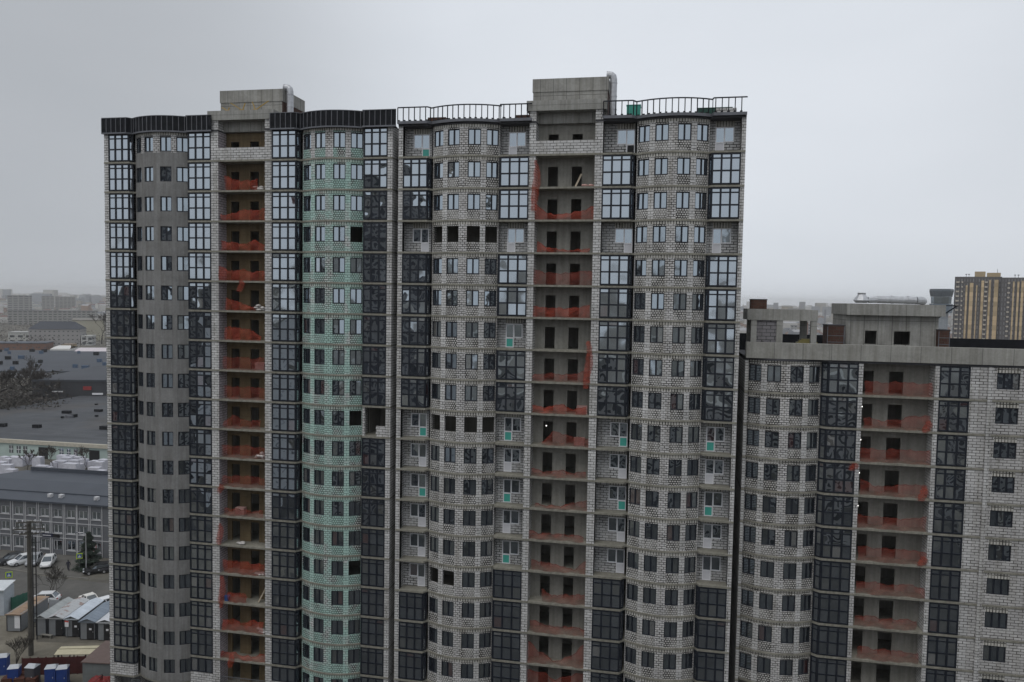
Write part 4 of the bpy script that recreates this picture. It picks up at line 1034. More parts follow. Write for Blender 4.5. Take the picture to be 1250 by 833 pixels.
# office building
P0, P1 = g(0,671), g(93,678.5); dr = (P1-P0).normalized(); ang = math.atan2(dr.y, dr.x)
def hd(p): return math.hypot(p.x-CAM.x, p.y-CAM.y)
def on_line(P0, dr, px):    # where the photo column px meets the vertical plane through the line
    d = FWD + RIGHT*(px-625)/F_PX + UP*(416.5-640)/F_PX
    A = d.x*dr.y - d.y*dr.x
    s_ = ((P0.x-CAM.x)*d.y - (P0.y-CAM.y)*d.x)/(-(dr.x*d.y - dr.y*d.x))
    return ((P0.x-CAM.x)*d.y-(P0.y-CAM.y)*d.x)/(dr.y*d.x-dr.x*d.y)
ez = zat(40, 612.5, hd(P0+dr*on_line(P0,dr,40)))
off = thing('office_building', 'three storey grey panelled office building with white grid lines and a dark metal roof', 'office building', P0, ang)
opan = plain('grey_facade_panel', (.125,.13,.142), .6, 0, .08, .5); owht = plain('white_trim', (.5,.5,.51), .6); oroof = plain('slate_metal_roof', (.052,.06,.075), .55, 0, .08, .3)
xl, xr = -16.0, on_line(P0, dr, 150)
# columns of windows on three storeys
cols = [on_line(P0, dr, x) for x in (-10, 6.5, 23, 38.5, 54.5, 70.5, 86.5, 101.5, 117.5)]
ow = .82; zs3 = [(.9, 2.75), (4.1, 5.75), (7.2, 8.75)]; zs3 = [(a*ez/9.9, b_*ez/9.9) for a, b_ in zs3]
b = MB(); zl = [0]+[q for z in zs3 for q in z]+[ez]
xe = sorted([xl, xr]+[c+s_*ow for c in cols for s_ in (-1, 1)])
for j, (za, zc) in enumerate(zip(zl, zl[1:])):
    for i, (u, v) in enumerate(zip(xe, xe[1:])):
        if i % 2 and j % 2: 
            for c in (u, v): b.face([(c,0,za),(c,.3,za),(c,.3,zc),(c,0,zc)])
            b.face([(u,0,za),(v,0,za),(v,.3,za),(u,.3,za)]); b.face([(u,.3,zc),(v,.3,zc),(v,0,zc),(u,0,zc)])
        else: b.face([(u,0,za),(v,0,za),(v,0,zc),(u,0,zc)])
b.box(xl, xr, .35, 13, 0, ez, 0); b.build('wall', [opan], off)
b = MB()
for z in (zs3[0][1]+.35, zs3[1][1]+.35): b.box(xl, xr, -.05, .0, z, z+.1)
for c in cols:
    for s_ in (-1, 1): b.box(c+s_*(ow+.28)-.05, c+s_*(ow+.28)+.05, -.06, .0, 0, ez)
b.build('facade_grid', [owht], off)
f_, p_ = MB(), MB()
def offwin(h):
    f_, p_ = MB(), MB(); f_.box(-ow,ow,-.02,.05,0,.12); f_.box(-ow,ow,-.02,.05,h-.08,h)
    for x in (-ow, -.05, ow-.1): f_.box(x,x+.1,-.018,.048,.12,h-.08)
    f_.box(-ow-.1,ow+.1,-.22,-.03,-.1,-.0)
    p_.face([(-ow,.03,.1),(ow,.03,.1),(ow,.03,h-.06),(-ow,.03,h-.06)]); return f_.mesh('office_window_frame',[owht]), p_.mesh('office_window_pane',[M['winglass']])
for za, zc in zs3:
    wm = offwin(zc-za)
    for i, c in enumerate(cols):
        if za < 2 and i == 5:
            continue
        o = obj('window', wm[0], off, (c, .12, za)); obj('pane', wm[1], o)
c = cols[5]; b = MB()
for x in (-.82,-.3,.72): b.box(c+x, c+x+.1, .05, .12, 0, zs3[0][1])
b.box(c-.72, c+.72, .052, .118, zs3[0][1]-.1, zs3[0][1]); dd_ = b.build('door', [owht], off)
b = MB(); b.face([(c-.75,.1,.05),(c+.75,.1,.05),(c+.75,.1,zs3[0][1]-.05),(c-.75,.1,zs3[0][1]-.05)]); b.build('door_pane', [M['winglass']], dd_)
b = MB(); b.box(xl-.3, xr+.3, -.45, 4.2, ez, ez+.28); 
b.face([(xl-.3,-.46,ez+.3),(xr+.3,-.46,ez+.3),(xr+.3,8,ez+1.6),(xl-.3,8,ez+1.6)]); b.face([(xl+5,8,ez+1.6),(xr+.3,8,ez+1.6),(xr+.3,14,ez+1.7),(xl+9,14,ez+1.7)]); b.face([(xl-.3,-.46,ez+.3),(xl-.3,8,ez+1.6),(xl-.3,8,ez),(xl-.3,-.46,ez)])
b.box(xl-.3, xr+.3, 2.9, 3.05, ez+.75, ez+1.0); b.box(xl+10, xr+.3, 13.9, 14.2, ez, ez+2.4)
b.build('roof', [oroof], off)
for px, py in ((54,606),(67.5,607),(111,610.5)):
    q = MB(); x = on_line(P0, dr, px); q.box(x-.35,x+.35,1.2,1.8,ez+.45,ez+1.15); q.tube([(x,1.1,ez+.9),(x,1.25,ez+.9)],.25,10); q.build('roof_cowl', [owht], off)
b = MB(); x0_, x1_ = on_line(P0,dr,52), on_line(P0,dr,65); z_ = zs3[0][1]+.45; b.box(x0_, x1_, -.16, -.06, z_, z_+.62); sg = b.build('sign_board', [plain('navy_sign', (.008,.01,.035), .5)], off)
b = MB(); rn = random.Random(2); x = x0_+.12
while x < x1_-.35: 
    k = rn.uniform(.1,.2); b.box(x, x+k, -.17, -.16, z_+.2, z_+.4); x += k+.05
b.build('sign_letters', [owht], sg)
b = MB(); x2 = on_line(P0,dr,73); b.box(x1_+.02, x2, -.14, -.06, z_, z_+.55); b.build('sign_board', [M['black']], off)
b = MB(); xx = on_line(P0,dr,116.5); b.box(xx-.1, xx+.75, -.9, -.8, zs3[0][1]-1.1, zs3[0][1]+.1); b.build('sign_board', [plain('red_sign', (.4,.05,.05), .5)], off)
b = MB(); b.box(xx+.35, xx+.68, -.915, -.902, zs3[0][1]-.95, zs3[0][1]-.05); b.build('sign_field', [owht], off)

# poles, lamps, signs
pole_m = plain('weathered_pole', (.075,.07,.06), .9, 0, .2)
pp = g(38,800); H = zat(38,636,hd(pp))
t = thing('utility_pole', 'thick dark utility pole with tiered crossarms in front of the cabins', 'utility pole', (pp.x,pp.y,0), .4)
b = MB(); b.tube([(0,0,0),(0,0,H)], [.3,.24], 10); b.build('pole', [pole_m], t)
for z, l in ((H-.15,1.4),(H-1.0,1.75),(H-1.6,1.1)):
    b = MB(); b.obox((-l,0,z),(l,0,z),.12,.14); b.obox((0,-l*.8,z-.15),(0,l*.8,z-.15),.12,.14)
    if z > H-1.1: b.obox((-l,-.5,z-.5),(-l,.5,z-.5),.06,.06); b.obox((-l,0,z-.5),(l,0,z-.5),.06,.06); b.obox((-l,0,z),(-l,0,z-.5),.05,.05); b.obox((l,0,z),(l,0,z-.5),.05,.05)
    b.build('crossarm', [pole_m], t)
    for x in (-l+.1, -l*.5, l*.5, l-.1): b = MB(); b.tube([(x,0,z+.07),(x,0,z+.3)], [.05,.08], 6); b.build('insulator', [M['white']], t)
pp = g(43.3,781); H = zat(43,653,hd(pp))
t = thing('lattice_mast', 'thin dark twin-leg mast standing just right of the thick pole', 'mast', (pp.x,pp.y,0), .4)
b = MB(); b.obox((-.17,0,0),(-.17,0,H),.1,.1); b.obox((.2,0,0),(.2,0,H*.98),.1,.1); b.build('leg', [M['black']], t)
b = MB()
for i in range(7): b.obox((-.15,.0,H*(i+1)/8),(.18,0,H*(i+1)/8),.05,.05)
b.obox((-.6,0,H*.93),(.8,0,H*.93),.07,.07); b.build('rungs', [M['black']], t)
pp = g(105.3,698.5); H = zat(105.3,652,hd(pp))
t = thing('street_lamp', 'slim pale street lamp post in front of the conifer', 'street lamp', (pp.x,pp.y,0))
b = MB(); b.tube([(0,0,0),(0,0,H)], [.1,.06], 8); b.build('post', [chrome], t); b = MB(); b.tube([(0,0,H),(-.3,-.2,H+.25),(-1.0,-.5,H+.3)], .04, 6); b.build('arm', [chrome], t)
b = MB(); b.box(-1.5,-1.0,-.62,-.42,H+.25,H+.37); b.build('lamp_head', [M['stud']], t)
signy = plain('fluorescent_border', (.45,.6,.03), .5); signb = plain('blue_sign_face', (.03,.09,.35), .5)
def crossing(px, py, pyt, lab):
    pp = g(px, py); H = zat(px, pyt, hd(pp)); t = thing('crossing_sign', lab, 'road sign', (pp.x,pp.y,0), R(35), 'pedestrian crossing signs')
    b = MB(); b.tube([(0,0,0),(0,0,H)], .04, 6); b.build('post', [M['stud']], t)
    b = MB(); b.box(-.45,.45,-.08,-.04,H-.9,H); f = b.build('border', [signy], t)
    b = MB(); b.box(-.31,.31,-.1,-.081,H-.76,H-.14); s_ = b.build('sign_face', [signb], t)
    b = MB(); b.face([(-.24,-.104,H-.68),(.24,-.104,H-.68),(0,-.104,H-.2)]); b.build('triangle', [M['white']], s_)
    b = MB(); b.obox((0,-.107,H-.42),(.07,-.107,H-.62),.035,.004); b.obox((0,-.107,H-.42),(-.06,-.107,H-.62),.035,.004); b.obox((0,-.107,H-.36),(0,-.107,H-.45),.05,.004); sphere(b,(0,-.106,H-.325),.025); b.build('walking_figure', [M['black']], s_)
crossing(97.3, 697, 675.5, 'blue and yellow pedestrian crossing sign left of the conifer')
crossing(11.5, 727, 698, 'blue and yellow pedestrian crossing sign above the white shed')

# site cabins
cabw = plain('grey_cabin_wall', (.20,.21,.22), .6, 0, .08); cabd = plain('black_cabin_door', (.02,.02,.022), .6)
def corr(name, col): 
    m = plain(name, col, .5, .1, .12, .6); return m
def cabin(pxl, pxr, py, lab, roofm, door, ln=6.0, h=2.5, rise=.35, note=True, rust=None):
    A, B = g(pxl, py), g(pxr, py+.3); d = (B-A); wd = d.length-.12; a = math.atan2(d.y, d.x)
    t = thing('site_cabin', lab, 'site cabin', A, a, 'site cabins in a row')
    b = MB(); b.box(0, wd, 0, ln, .12, h); b.face([(0,0,h),(wd,0,h),(wd/2,0,h+rise)]); b.face([(wd,ln,h),(0,ln,h),(wd/2,ln,h+rise)])
    for x in (0, wd-.08): b.box(x-.01, x+.09, -.03, -.001, .1, h, 1)
    b.build('wall', [cabw, M['frame']], t)
    b = MB(); e = .12
    for (xa,za,xb,zb) in ((-e,h-.03,wd/2,h+rise+.02),(wd/2,h+rise+.02,wd+e,h-.03)):
        n = 9
        for i in range(n):
            u0, u1 = i/n, (i+1)/n
            P = lambda u, y: (xa+(xb-xa)*u, y, za+(zb-za)*u)
            b.face([P(0,-.2+(ln+.4)*u0), P(1,-.2+(ln+.4)*u0), P(1,-.2+(ln+.4)*u1), P(0,-.2+(ln+.4)*u1)])
            b.obox(P(0,-.2+(ln+.4)*u0), P(1,-.2+(ln+.4)*u0), .05, .04)
    b.box(-e, wd+e, -.22, -.19, h-.08, h+.02); b.build('roof', [roofm], t)
    if door is not None:
        b = MB(); x = door*wd; b.box(x, x+.92, -.05, -.001, .14, 2.2); o = b.build('door', [cabd], t)
        b = MB(); b.box(x+.8, x+.84, -.1, -.051, 1.05, 1.2); b.build('handle', [chrome], o)
        if note: b = MB(); b.box(x+.3, x+.62, -.06, -.051, 1.35, 1.6); b.build('notice', [M['white']], o)
    return t
rustm, nt, p = newmat('roof_with_rust'); t_ = N(nt,'ShaderNodeTexCoord'); a = noise(nt, .7, 5, t_.outputs['Object'], .6); c = ramp(nt, a.outputs['Fac'], .52, .6, (.42,.43,.44), (.22,.12,.09)); L(nt, c, p.inputs['Base Color']); p.inputs['Roughness'].default_value = .6
cabin(44, 58, 777, 'doorless grey cabin with a plain grey roof, first beside the pole', corr('grey_roof', (.33,.35,.35)), None)
cabin(59, 78.5, 777, 'grey cabin with a red-stained roof and plain black door', rustm, .5, note=False)
cabin(79.3, 97, 778, 'grey cabin with a pale blue-white roof and a noticed black door', corr('paleblue_roof', (.55,.6,.66)), .55)
cabin(97.6, 118, 781.5, 'grey cabin with a dark blue-grey roof and a noticed black door', corr('bluegrey_roof', (.2,.24,.29)), .45)
cabin(119, 140, 782.5, 'grey cabin with a white roof, half hidden by the tower corner', corr('white_roof', (.62,.64,.67)), .4)
cab = cabin(8.3, 27, 771.5, 'lone grey container cabin with a rusty flat roof left of the pole', plain('rusty_roof', (.27,.19,.13), .8, 0, .3, .8), None, 6, 2.4, .06)
b = MB(); b.box(1.05,1.75,-.03,-.001,.5,2.2); b.build('notice_board', [M['white']], cab)
A = g(82,772); t = thing('bulletin_board', 'small white notice board with a red heading between two cabins', 'notice board', g(82,779), ang)
b = MB(); b.box(-.28,.28,-.06,-.02,1.5,2.3); o = b.build('board', [M['white']], t); b = MB(); b.box(-.28,.28,-.07,-.061,2.12,2.3); b.build('heading', [plain('red_heading',(.5,.06,.05))], o)
b = MB(); b.box(-.04,.04,-.02,.02,0,1.5); b.build('post', [M['stud']], t)
t = thing('bench', 'low wooden bench in front of the doorless cabin', 'bench', g(57,779), ang); b = MB(); b.box(-.8,.8,-.2,.2,.4,.46); b.build('seat', [M['loggia']], t)
for x in (-.65,.65): b = MB(); b.box(x-.05,x+.05,-.18,.18,0,.4); b.build('leg', [M['loggia']], t)
# white shed, green gate, concrete fence
A, B = g(-26,752), g(5,751.5); d = B-A; t = thing('metal_shed', 'pale blue-white metal shed at the left edge by the green gate', 'shed', A, math.atan2(d.y,d.x))
b = MB(); b.box(0,d.length,0,2.6,0,3.6); b.build('wall', [plain('pale_sheet',(.42,.46,.5),.5)], t); b = MB(); b.face([(-.2,-.2,3.62),(d.length+.15,-.2,3.62),(d.length+.15,2.8,4.0),(-.2,2.8,4.0)]); b.box(-.2,d.length+.15,-.25,-.2,3.5,3.64); b.build('roof', [plain('white_sheet_roof',(.55,.58,.6),.5)], t)
def panel_fence(name, A, B, h, mat, lab, cat, n, post=None):
    d = B-A; t = thing(name, lab, cat, A, math.atan2(d.y,d.x)); ln = d.length; b = MB()
    k = max(4, int(ln/.3))
    for i in range(k): b.face([(ln*i/k,.03*(i%2),.1),(ln*(i+1)/k,.03*((i+1)%2),.1),(ln*(i+1)/k,.03*((i+1)%2),h),(ln*i/k,.03*(i%2),h)])
    b.build('panel', [mat], t)
    for i in range(n+1): q = MB(); x = ln*i/n; q.box(x-.05,x+.05,.04,.14,0,h+.06); q.build('post', [post or mat], t)
    return t
panel_fence('metal_gate', g(14.5,747), g(36,739), 2.0, plain('green_gate_sheet',(.03,.12,.085),.5), 'green corrugated gate beside the white shed', 'gate', 3)
panel_fence('corrugated_fence', g(27,826), g(104,823), 2.15, plain('dark_red_sheet',(.06,.014,.013),.65,0,.25), 'dark red corrugated fence behind the portable toilets', 'fence', 8)
panel_fence('roadside_fence', g(60,743), g(136,750), 1.3, plain('pale_fence_sheet',(.36,.38,.41),.7), 'low pale fence between the cabins and the white cars', 'fence', 7)
# canopies, garage, tarp
cream = plain('cream_canopy',(.44,.40,.28),.7,0,.08)
for (a0,b0,c0_,d0,lab) in (((66,800),(124,799),(127,792.8),(70.5,793.6),'nearer cream canopy roof on thin posts in front of the cabins'),((71.5,792.8),(127.5,791.6),(130.5,788.6),(75,790),'farther cream canopy roof behind the nearer one')):
    q4 = [g(*k, 2.3) for k in (a0,b0,c0_,d0)]; o_ = q4[0].copy(); o_.z = 0; t = thing('canopy', lab, 'canopy', o_, 0, 'cream canopies in the yard')
    lo = [q-o_ for q in q4]; hi = [q+Vector((0,0,.07)) for q in lo]; b = MB(); b.face(hi); b.face(lo[::-1])
    for i in range(4): j = (i+1)%4; b.face([lo[i],lo[j],hi[j],hi[i]])
    b.build('roof', [cream], t)
    for q in lo+[(lo[0]*2+lo[1])/3, (lo[0]+lo[1]*2)/3]: b = MB(); b.box(q.x-.04,q.x+.04,q.y-.04,q.y+.04,0,2.29); b.build('post', [M['frame']], t)
A, B = g(101,834), g(141,836); d = B-A; t = thing('garage', 'grey steel garage with a brown lean-to roof by the tower corner', 'garage', A, math.atan2(d.y,d.x))
b = MB(); b.box(0,d.length,0,4.6,0,2.5); b.build('wall', [plain('grey_steel',(.15,.165,.165),.6)], t); b = MB(); b.face([(-.1,-.15,2.55),(d.length,-.15,2.55),(d.length,4.7,2.9),(-.1,4.7,2.9)]); b.box(-.1,d.length,-.2,-.15,2.46,2.57); b.build('roof', [plain('brown_sheet',(.12,.085,.075),.7)], t)
b = MB()
for i in range(18):
    for j in range(9):
        def P(i,j):
            a = 2*math.pi*i/18; q = math.pi/2*j/9; k = 1+.12*math.sin(3*a+j)+.05*math.sin(7*a); return (1.9*k*math.cos(a)*math.cos(q), 1.3*k*math.sin(a)*math.cos(q), 1.45*math.sin(q)*k)
        b.face([P(i,j),P(i+1,j),P(i+1,j+1),P(i,j+1)] if j < 8 else [P(i,j),P(i+1,j),P(i,9)], 1 if (i in (4,5,6,12)) else 0)
q = g(125,842); tag(b.build('tarpaulin_heap', [plain('red_tarpaulin',(.16,.012,.012),.6),M['black']], None, (q.x,q.y,0)), 'red and black tarpaulin covered heap in front of the grey garage', 'tarpaulin')
# portable toilets, brick pallets
tb = plain('toilet_blue',(.015,.045,.2),.5); tr_ = plain('toilet_roof',(.42,.44,.47),.4); tg = plain('toilet_grey',(.06,.06,.07),.5)
def toilet(px, py, lab, mat, a=.45):
    p_ = g(px,py); t = thing('portable_toilet', lab, 'portable toilet', (p_.x,p_.y,0), a, 'portable toilets by the red fence')
    b = MB(); b.box(-.55,.55,-.55,.55,.1,2.1); b.box(-.6,.6,-.6,.6,0,.1); 
    for x in (-.55,.47): b.box(x,x+.08,-.58,-.551,.1,2.1)
    b.build('cabin', [mat], t)
    b = MB(); b.face([(-.6,-.6,2.1),(.6,-.6,2.1),(.45,0,2.4),(-.45,0,2.4)]); b.face([(.6,.6,2.1),(-.6,.6,2.1),(-.45,0,2.4),(.45,0,2.4)]); b.face([(-.6,.6,2.1),(-.6,-.6,2.1),(-.45,0,2.4)]); b.face([(.6,-.6,2.1),(.6,.6,2.1),(.45,0,2.4)]); b.build('roof', [tr_], t)
    b = MB(); b.box(-.38,.38,-.585,-.552,.15,2.0); o = b.build('door', [mat], t); b = MB(); b.box(.25,.33,-.62,-.586,1.0,1.15); b.build('handle', [tr_], o)
toilet(18,836,'blue portable toilet with a white roof beside the leafless bush', tb); toilet(40,835,'dark grey portable toilet with a white roof and a notice', tg, .1)
toilet(63,836,'left of the paired blue portable toilets against the red fence', tb); toilet(77,836.5,'right of the paired blue portable toilets against the red fence', tb); toilet(4,822,'blue portable toilet at the left edge behind the bush', tb)
for i, (px, py, lab) in enumerate(((16,833,'orange-red brick pallet in front of the blue toilet'),(30,832,'orange-red brick pallet in front of the grey toilet'),(10,838,'orange-red brick pallet at the lower left edge'),(25,838,'middle orange-red brick pallet of the front row'),(39,838,'rightmost orange-red brick pallet of the front row'))):
    p_ = g(px,py); t = thing('brick_pallet', lab, 'brick pallet', (p_.x,p_.y,0), .35, 'red brick pallets at the lower left')
    b = MB(); b.box(-.55,.55,-.45,.45,.12,1.05); b.build('bricks', [blocks('fired_brick',(.17,.06,.04),(.12,.045,.03),(.05,.035,.03),.25,.09,.02)], t); b = MB(); b.box(-.6,.6,-.5,.5,0,.12); b.build('pallet_base', [M['loggia']], t)

# warehouse with mint walls, pallet yard
P0, P1 = g(0,557), g(128,565); dr = (P1-P0).normalized(); a = math.atan2(dr.y,dr.x); hz = zat(0,540,hd(P0))
wh = thing('warehouse', 'long warehouse with pale mint walls and a huge dark flat roof', 'warehouse', P0, a)
mint = plain('mint_wall',(.38,.46,.43),.8,0,.12,.2); lx = lambda px: on_line(P0,dr,px)
openings = [(13,18,.0,1),(22,27,0,1),(30,35,0,1),(48.6,60,1,0),(74,79,0,1),(83,87.5,0,1),(91.6,96,0,1),(110,122.6,1,0),(-12,-7,0,1)]
b = MB(); b.box(-40, lx(160), 0, 1, 0, hz); b.box(-40, lx(160), 1, 62, 0, hz-.1); b.build('wall', [mint], wh)
b = MB(); b.box(-41, lx(161), -.5, .3, hz, hz+1.0); b.build('fascia', [plain('cream_fascia',(.42,.39,.32),.8)], wh)
rfm, nt, p = newmat('patched_roof_felt'); t_ = N(nt,'ShaderNodeTexCoord'); n_ = noise(nt,.06,7,t_.outputs['Object'],.65); c = ramp(nt,n_.outputs['Fac'],.35,.65,(.045,.05,.057),(.08,.085,.093)); q_ = N(nt,'ShaderNodeTexBrick'); q_.offset = .5
for k_, v_ in (('Scale',1),('Mortar Size',.12),('Brick Width',14),('Row Height',2.4)): q_.inputs[k_].default_value = v_
q_.inputs['Color1'].default_value = (1,1,1,1); q_.inputs['Color2'].default_value = (.72,.72,.74,1); q_.inputs['Mortar'].default_value = (.6,.6,.6,1); L(nt,t_.outputs['Object'],q_.inputs['Vector'])
c = mixc(nt,'MULTIPLY',1,c,q_.outputs['Color']); n2_ = noise(nt,.022,3,t_.outputs['Object']); c = mixc(nt,'MIX',ramp(nt,n2_.outputs['Fac'],.5,.62,(0,0,0),(.55,.55,.55)),c,(.085,.072,.058))
L(nt,c,p.inputs['Base Color']); p.inputs['Roughness'].default_value=.85
rear = 112
b = MB(); b.face([(-41,.3,hz+1.0),(lx(161),.3,hz+1.0),(lx(161)+20,rear,hz+1.6),(-41,rear,hz+1.6)]); b.box(-41,lx(161)+20,rear,rear+.5,hz+.9,hz+1.9,1); b.build('roof', [rfm, M['white']], wh)
for (u,v,k,l) in openings:
    u, v = lx(u), lx(v); b = MB()
    if k: b.box(u,v,-.03,-.001,0,hz*.82); b.build('loading_door', [M['black']], wh)
    else: b.box(u,v,-.03,-.001,hz*.3,hz*.82); o = b.build('window', [M['winglass']], wh); b = MB(); b.box((u+v)/2-.05,(u+v)/2+.05,-.05,-.031,hz*.3,hz*.82); b.box(u,v,-.052,-.033,hz*.55,hz*.58); b.build('frame', [M['white']], o)
rn = random.Random(11)
for i in range(46):
    x, y, s_ = rn.uniform(-20, lx(150)), rn.uniform(10, 106), rn.uniform(.4,1.3)
    b = MB(); b.box(x-1.0*s_,x+1.0*s_,y-.6*s_,y+.6*s_,hz+1.0,hz+1.6+.4*s_); b.build('roof_vent', [M['panel'] if i % 3 else M['stud']], wh)
pw = plain('wrapped_block_white',(.5,.5,.55),.6,0,.12); k = 0
spots = [(6,567),(11,569),(17,566),(23,569),(29,566),(36,567),(42,566),(47,569),(72,570),(77,568),(82,570),(87,567),(92,571),(97,568),(102,571),(3,575),(9,579),(14,584),(58,577),(68,575),(84,577),(90,579),(97,575),(113,571),(118,572),(122,575),(127,573),(116,580),(124,582),(75,575),(52,577)]
pwm = MB(); pwm.box(-1.0,1.0,-.8,.8,.12,1.1); pwm.box(-.95,.95,-.75,.75,1.12,2.0); pwm.box(-1.0,1.0,-.8,.8,0,.1); pwm.box(-.9,.9,-.72,.72,1.1,1.12); pme = pwm.mesh('wrapped_pallet',[pw])
for px, py in spots:
    q = g(px,py); o = obj('wrapped_pallet', pme, None, (q.x,q.y,0), rn.uniform(-.2,.2)+a); o.scale = (rn.uniform(.9,1.5),1,rn.uniform(.7,1.4))
    tag(o, 'white wrapped pallet of blocks standing in the yard before the mint warehouse', 'pallet', 'wrapped block pallets in the warehouse yard')

# ------------------------------------------------------------------ the district beyond
def rows_mat(name, wall, win, bw, rh, ms):
    """panel facade: rows of dark windows set in a pale wall, for buildings half a kilometre off and more"""
    m, nt, p = newmat(name); t = N(nt,'ShaderNodeTexCoord'); q = N(nt,'ShaderNodeTexBrick'); q.offset = 0
    for k, v in (('Scale',1),('Mortar Size',ms),('Mortar Smooth',0),('Brick Width',bw),('Row Height',rh)): q.inputs[k].default_value = v
    q.inputs['Color1'].default_value = (*win,1); q.inputs['Color2'].default_value = (*[k*1.8 for k in win],1); q.inputs['Mortar'].default_value = (*wall,1)
    L(nt, t.outputs['UV'], q.inputs['Vector']); L(nt, q.outputs['Color'], p.inputs['Base Color']); p.inputs['Roughness'].default_value = .8; return m
def block(name, lab, cat, pxl, pxr, pyb, pyt, depth, wall, roofcol, dist=None, group=None, rows=(3.2,3.0,.85), hip=0, sub=None):
    A, B = (g(pxl,pyb), g(pxr,pyb)) if dist is None else (far(pxl,dist), far(pxr,dist))
    d = B-A; ln = d.length; H = zat((pxl+pxr)/2, pyt, hd((A+B)/2)); t = thing(name, lab, cat, A, math.atan2(d.y,d.x), group)
    b = MB(); wm = rows_mat(name+'_facade', wall, (.05,.055,.06), *rows) if rows else plain(name+'_wall', wall, .8, 0, .1, .05)
    b.box(0,ln,0,depth,0,H, 0, 't'); b.build('wall', [wm], t)
    b = MB()
    if hip: b.face([(-.5,-.5,H),(ln+.5,-.5,H),(ln-hip,depth/2,H+hip),(hip,depth/2,H+hip)]); b.face([(ln+.5,-.5,H),(ln+.5,depth+.5,H),(ln-hip,depth/2,H+hip)]); b.face([(-.5,depth+.5,H),(-.5,-.5,H),(hip,depth/2,H+hip)]); b.face([(ln+.5,depth+.5,H),(-.5,depth+.5,H),(hip,depth/2,H+hip),(ln-hip,depth/2,H+hip)])
    else: b.box(-.3,ln+.3,-.3,depth+.3,H,H+.7)
    b.build('roof', [plain(name+'_roof', roofcol, .8, 0, .15, .05)], t)
    if sub: sub(t, ln, depth, H)
    return t
# dark shop building and its neighbours
def shopsub(t, ln, dp, H):
    b = MB(); b.box(ln*.62,ln*.72,-.4,-.1,H-3.2,H-1.8); b.build('red_sign', [plain('dull_red_sign',(.25,.03,.03))], t); b = MB(); b.box(ln*.73,ln*.86,-.4,-.1,H-5,H-4.3); b.box(ln*.24,ln*.38,-.4,-.1,H-4,H-3.6); b.build('sign_strip', [M['white']], t)
block('shop_building', 'black-fronted low building with a small red sign beyond the warehouse', 'building', 40, 140, 500, 466, 60, (.04,.042,.048), (.05,.055,.065), rows=None, sub=shopsub)
bluevent = plain('blue_grey_vent', (.05,.085,.14), .6)
def ventsub(t, ln, dp, H):
    rn = random.Random(5)
    for i in range(40):
        x, y, s_ = rn.uniform(5,ln-5), rn.uniform(5,dp-5), rn.uniform(.7,1.7); b = MB(); b.box(x-s_,x+s_,y-s_*.6,y+s_*.6,H+.6,H+2+s_*.5); b.build('roof_vent', [bluevent if i % 2 else M['panel']], t)
block('market_hall', 'vast flat blue-grey roofed market hall dotted with roof vents', 'market hall', -190, 150, 462, 455, 150, (.2,.2,.21), (.05,.057,.07), rows=None, sub=ventsub)
def tent(lab, pxl, pxr, pyb, pyt, depth, col, arch):
    A, B = g(pxl,pyb), g(pxr,pyb); d = B-A; ln = d.length; H = zat((pxl+pxr)/2,pyt,hd((A+B)/2)); t = thing('tent_hall', lab, 'tent hall', A, math.atan2(d.y,d.x), 'tent halls of the market')
    m_ = plain('tent_fabric', col, .7, 0, .04); b = MB(); n = 10
    pr = [(depth*i/n, (H*.55+H*.45*math.sin(math.pi*i/n)) if arch else H*.5+H*.5*(1-abs(2*i/n-1))) for i in range(n+1)]
    for (ya,za),(yb,zb) in zip(pr,pr[1:]): b.face([(0 if arch else ln*.2*(za/H)**3,ya,za),(ln if arch else ln-ln*.2*(za/H)**3,ya,za),(ln if arch else ln-ln*.2*(zb/H)**3,yb,zb),(0 if arch else ln*.2*(zb/H)**3,yb,zb)])
    b.build('roof', [m_], t); b = MB(); b.box(0,ln,0,depth,0,H*.5,0,'t'); b.build('wall', [m_], t)
tent('pinkish white arched tent hall at the right of the market roofs', 89, 131, 436, 426.5, 30, (.55,.5,.52), True)
tent('small white peaked tent hall behind the market roofs', 61, 86, 429, 423, 22, (.6,.59,.57), False)
block('brick_building', 'long low red-brown brick building with a grey roof behind the market', 'building', -30, 56, 427.5, 419.5, 18, (.16,.085,.06), (.10,.11,.13), rows=(4,3.4,1.3))
block('cream_building', 'small orange-cream building beside the brick one behind the market', 'building', 75, 88, 427, 421.5, 12, (.36,.27,.15), (.2,.16,.12), rows=None)
block('white_building', 'low white building with large dark windows left of the office block', 'building', 10, 35.5, 420, 406.5, 16, (.42,.42,.4), (.35,.35,.34), rows=(6,4.2,1.2))
block('office_block', 'grey four storey office block with a dark hipped roof', 'office block', 35, 98, 422, 402, 20, (.27,.26,.255), (.045,.05,.062), hip=6, rows=(3.4,3.3,1.15))
block('white_building', 'low white lattice-fronted building right of the grey office block', 'building', 99, 112, 422, 411, 14, (.42,.42,.41), (.4,.4,.38), rows=(4.5,3.8,.9))
block('beige_block', 'blank beige windowless block rising behind the grey office', 'building', 88, 127, 420, 391.5, 40, (.36,.34,.27), (.2,.19,.17), rows=None, dist=hd(g(100,416)))
block('housing_block', 'long pale five storey housing block with many small windows', 'housing block', 9, 119, 398, 380, 14, (.27,.265,.25), (.14,.14,.14), dist=hd(g(60,397)), rows=(5.5,3.1,.95))
block('housing_tower', 'tallest pale panel tower on the far left horizon', 'housing tower', 9, 39, 398, 361.5, 22, (.30,.295,.285), (.2,.2,.2), dist=1500, group='panel towers on the far left horizon', rows=(7.5,3.0,.95))
block('housing_tower', 'narrower panel tower, left of the joined pair on the horizon', 'housing tower', 51, 66.5, 398, 362, 18, (.3,.29,.275), (.2,.2,.2), dist=1900, group='panel towers on the far left horizon', rows=(7.5,3.0,.95))
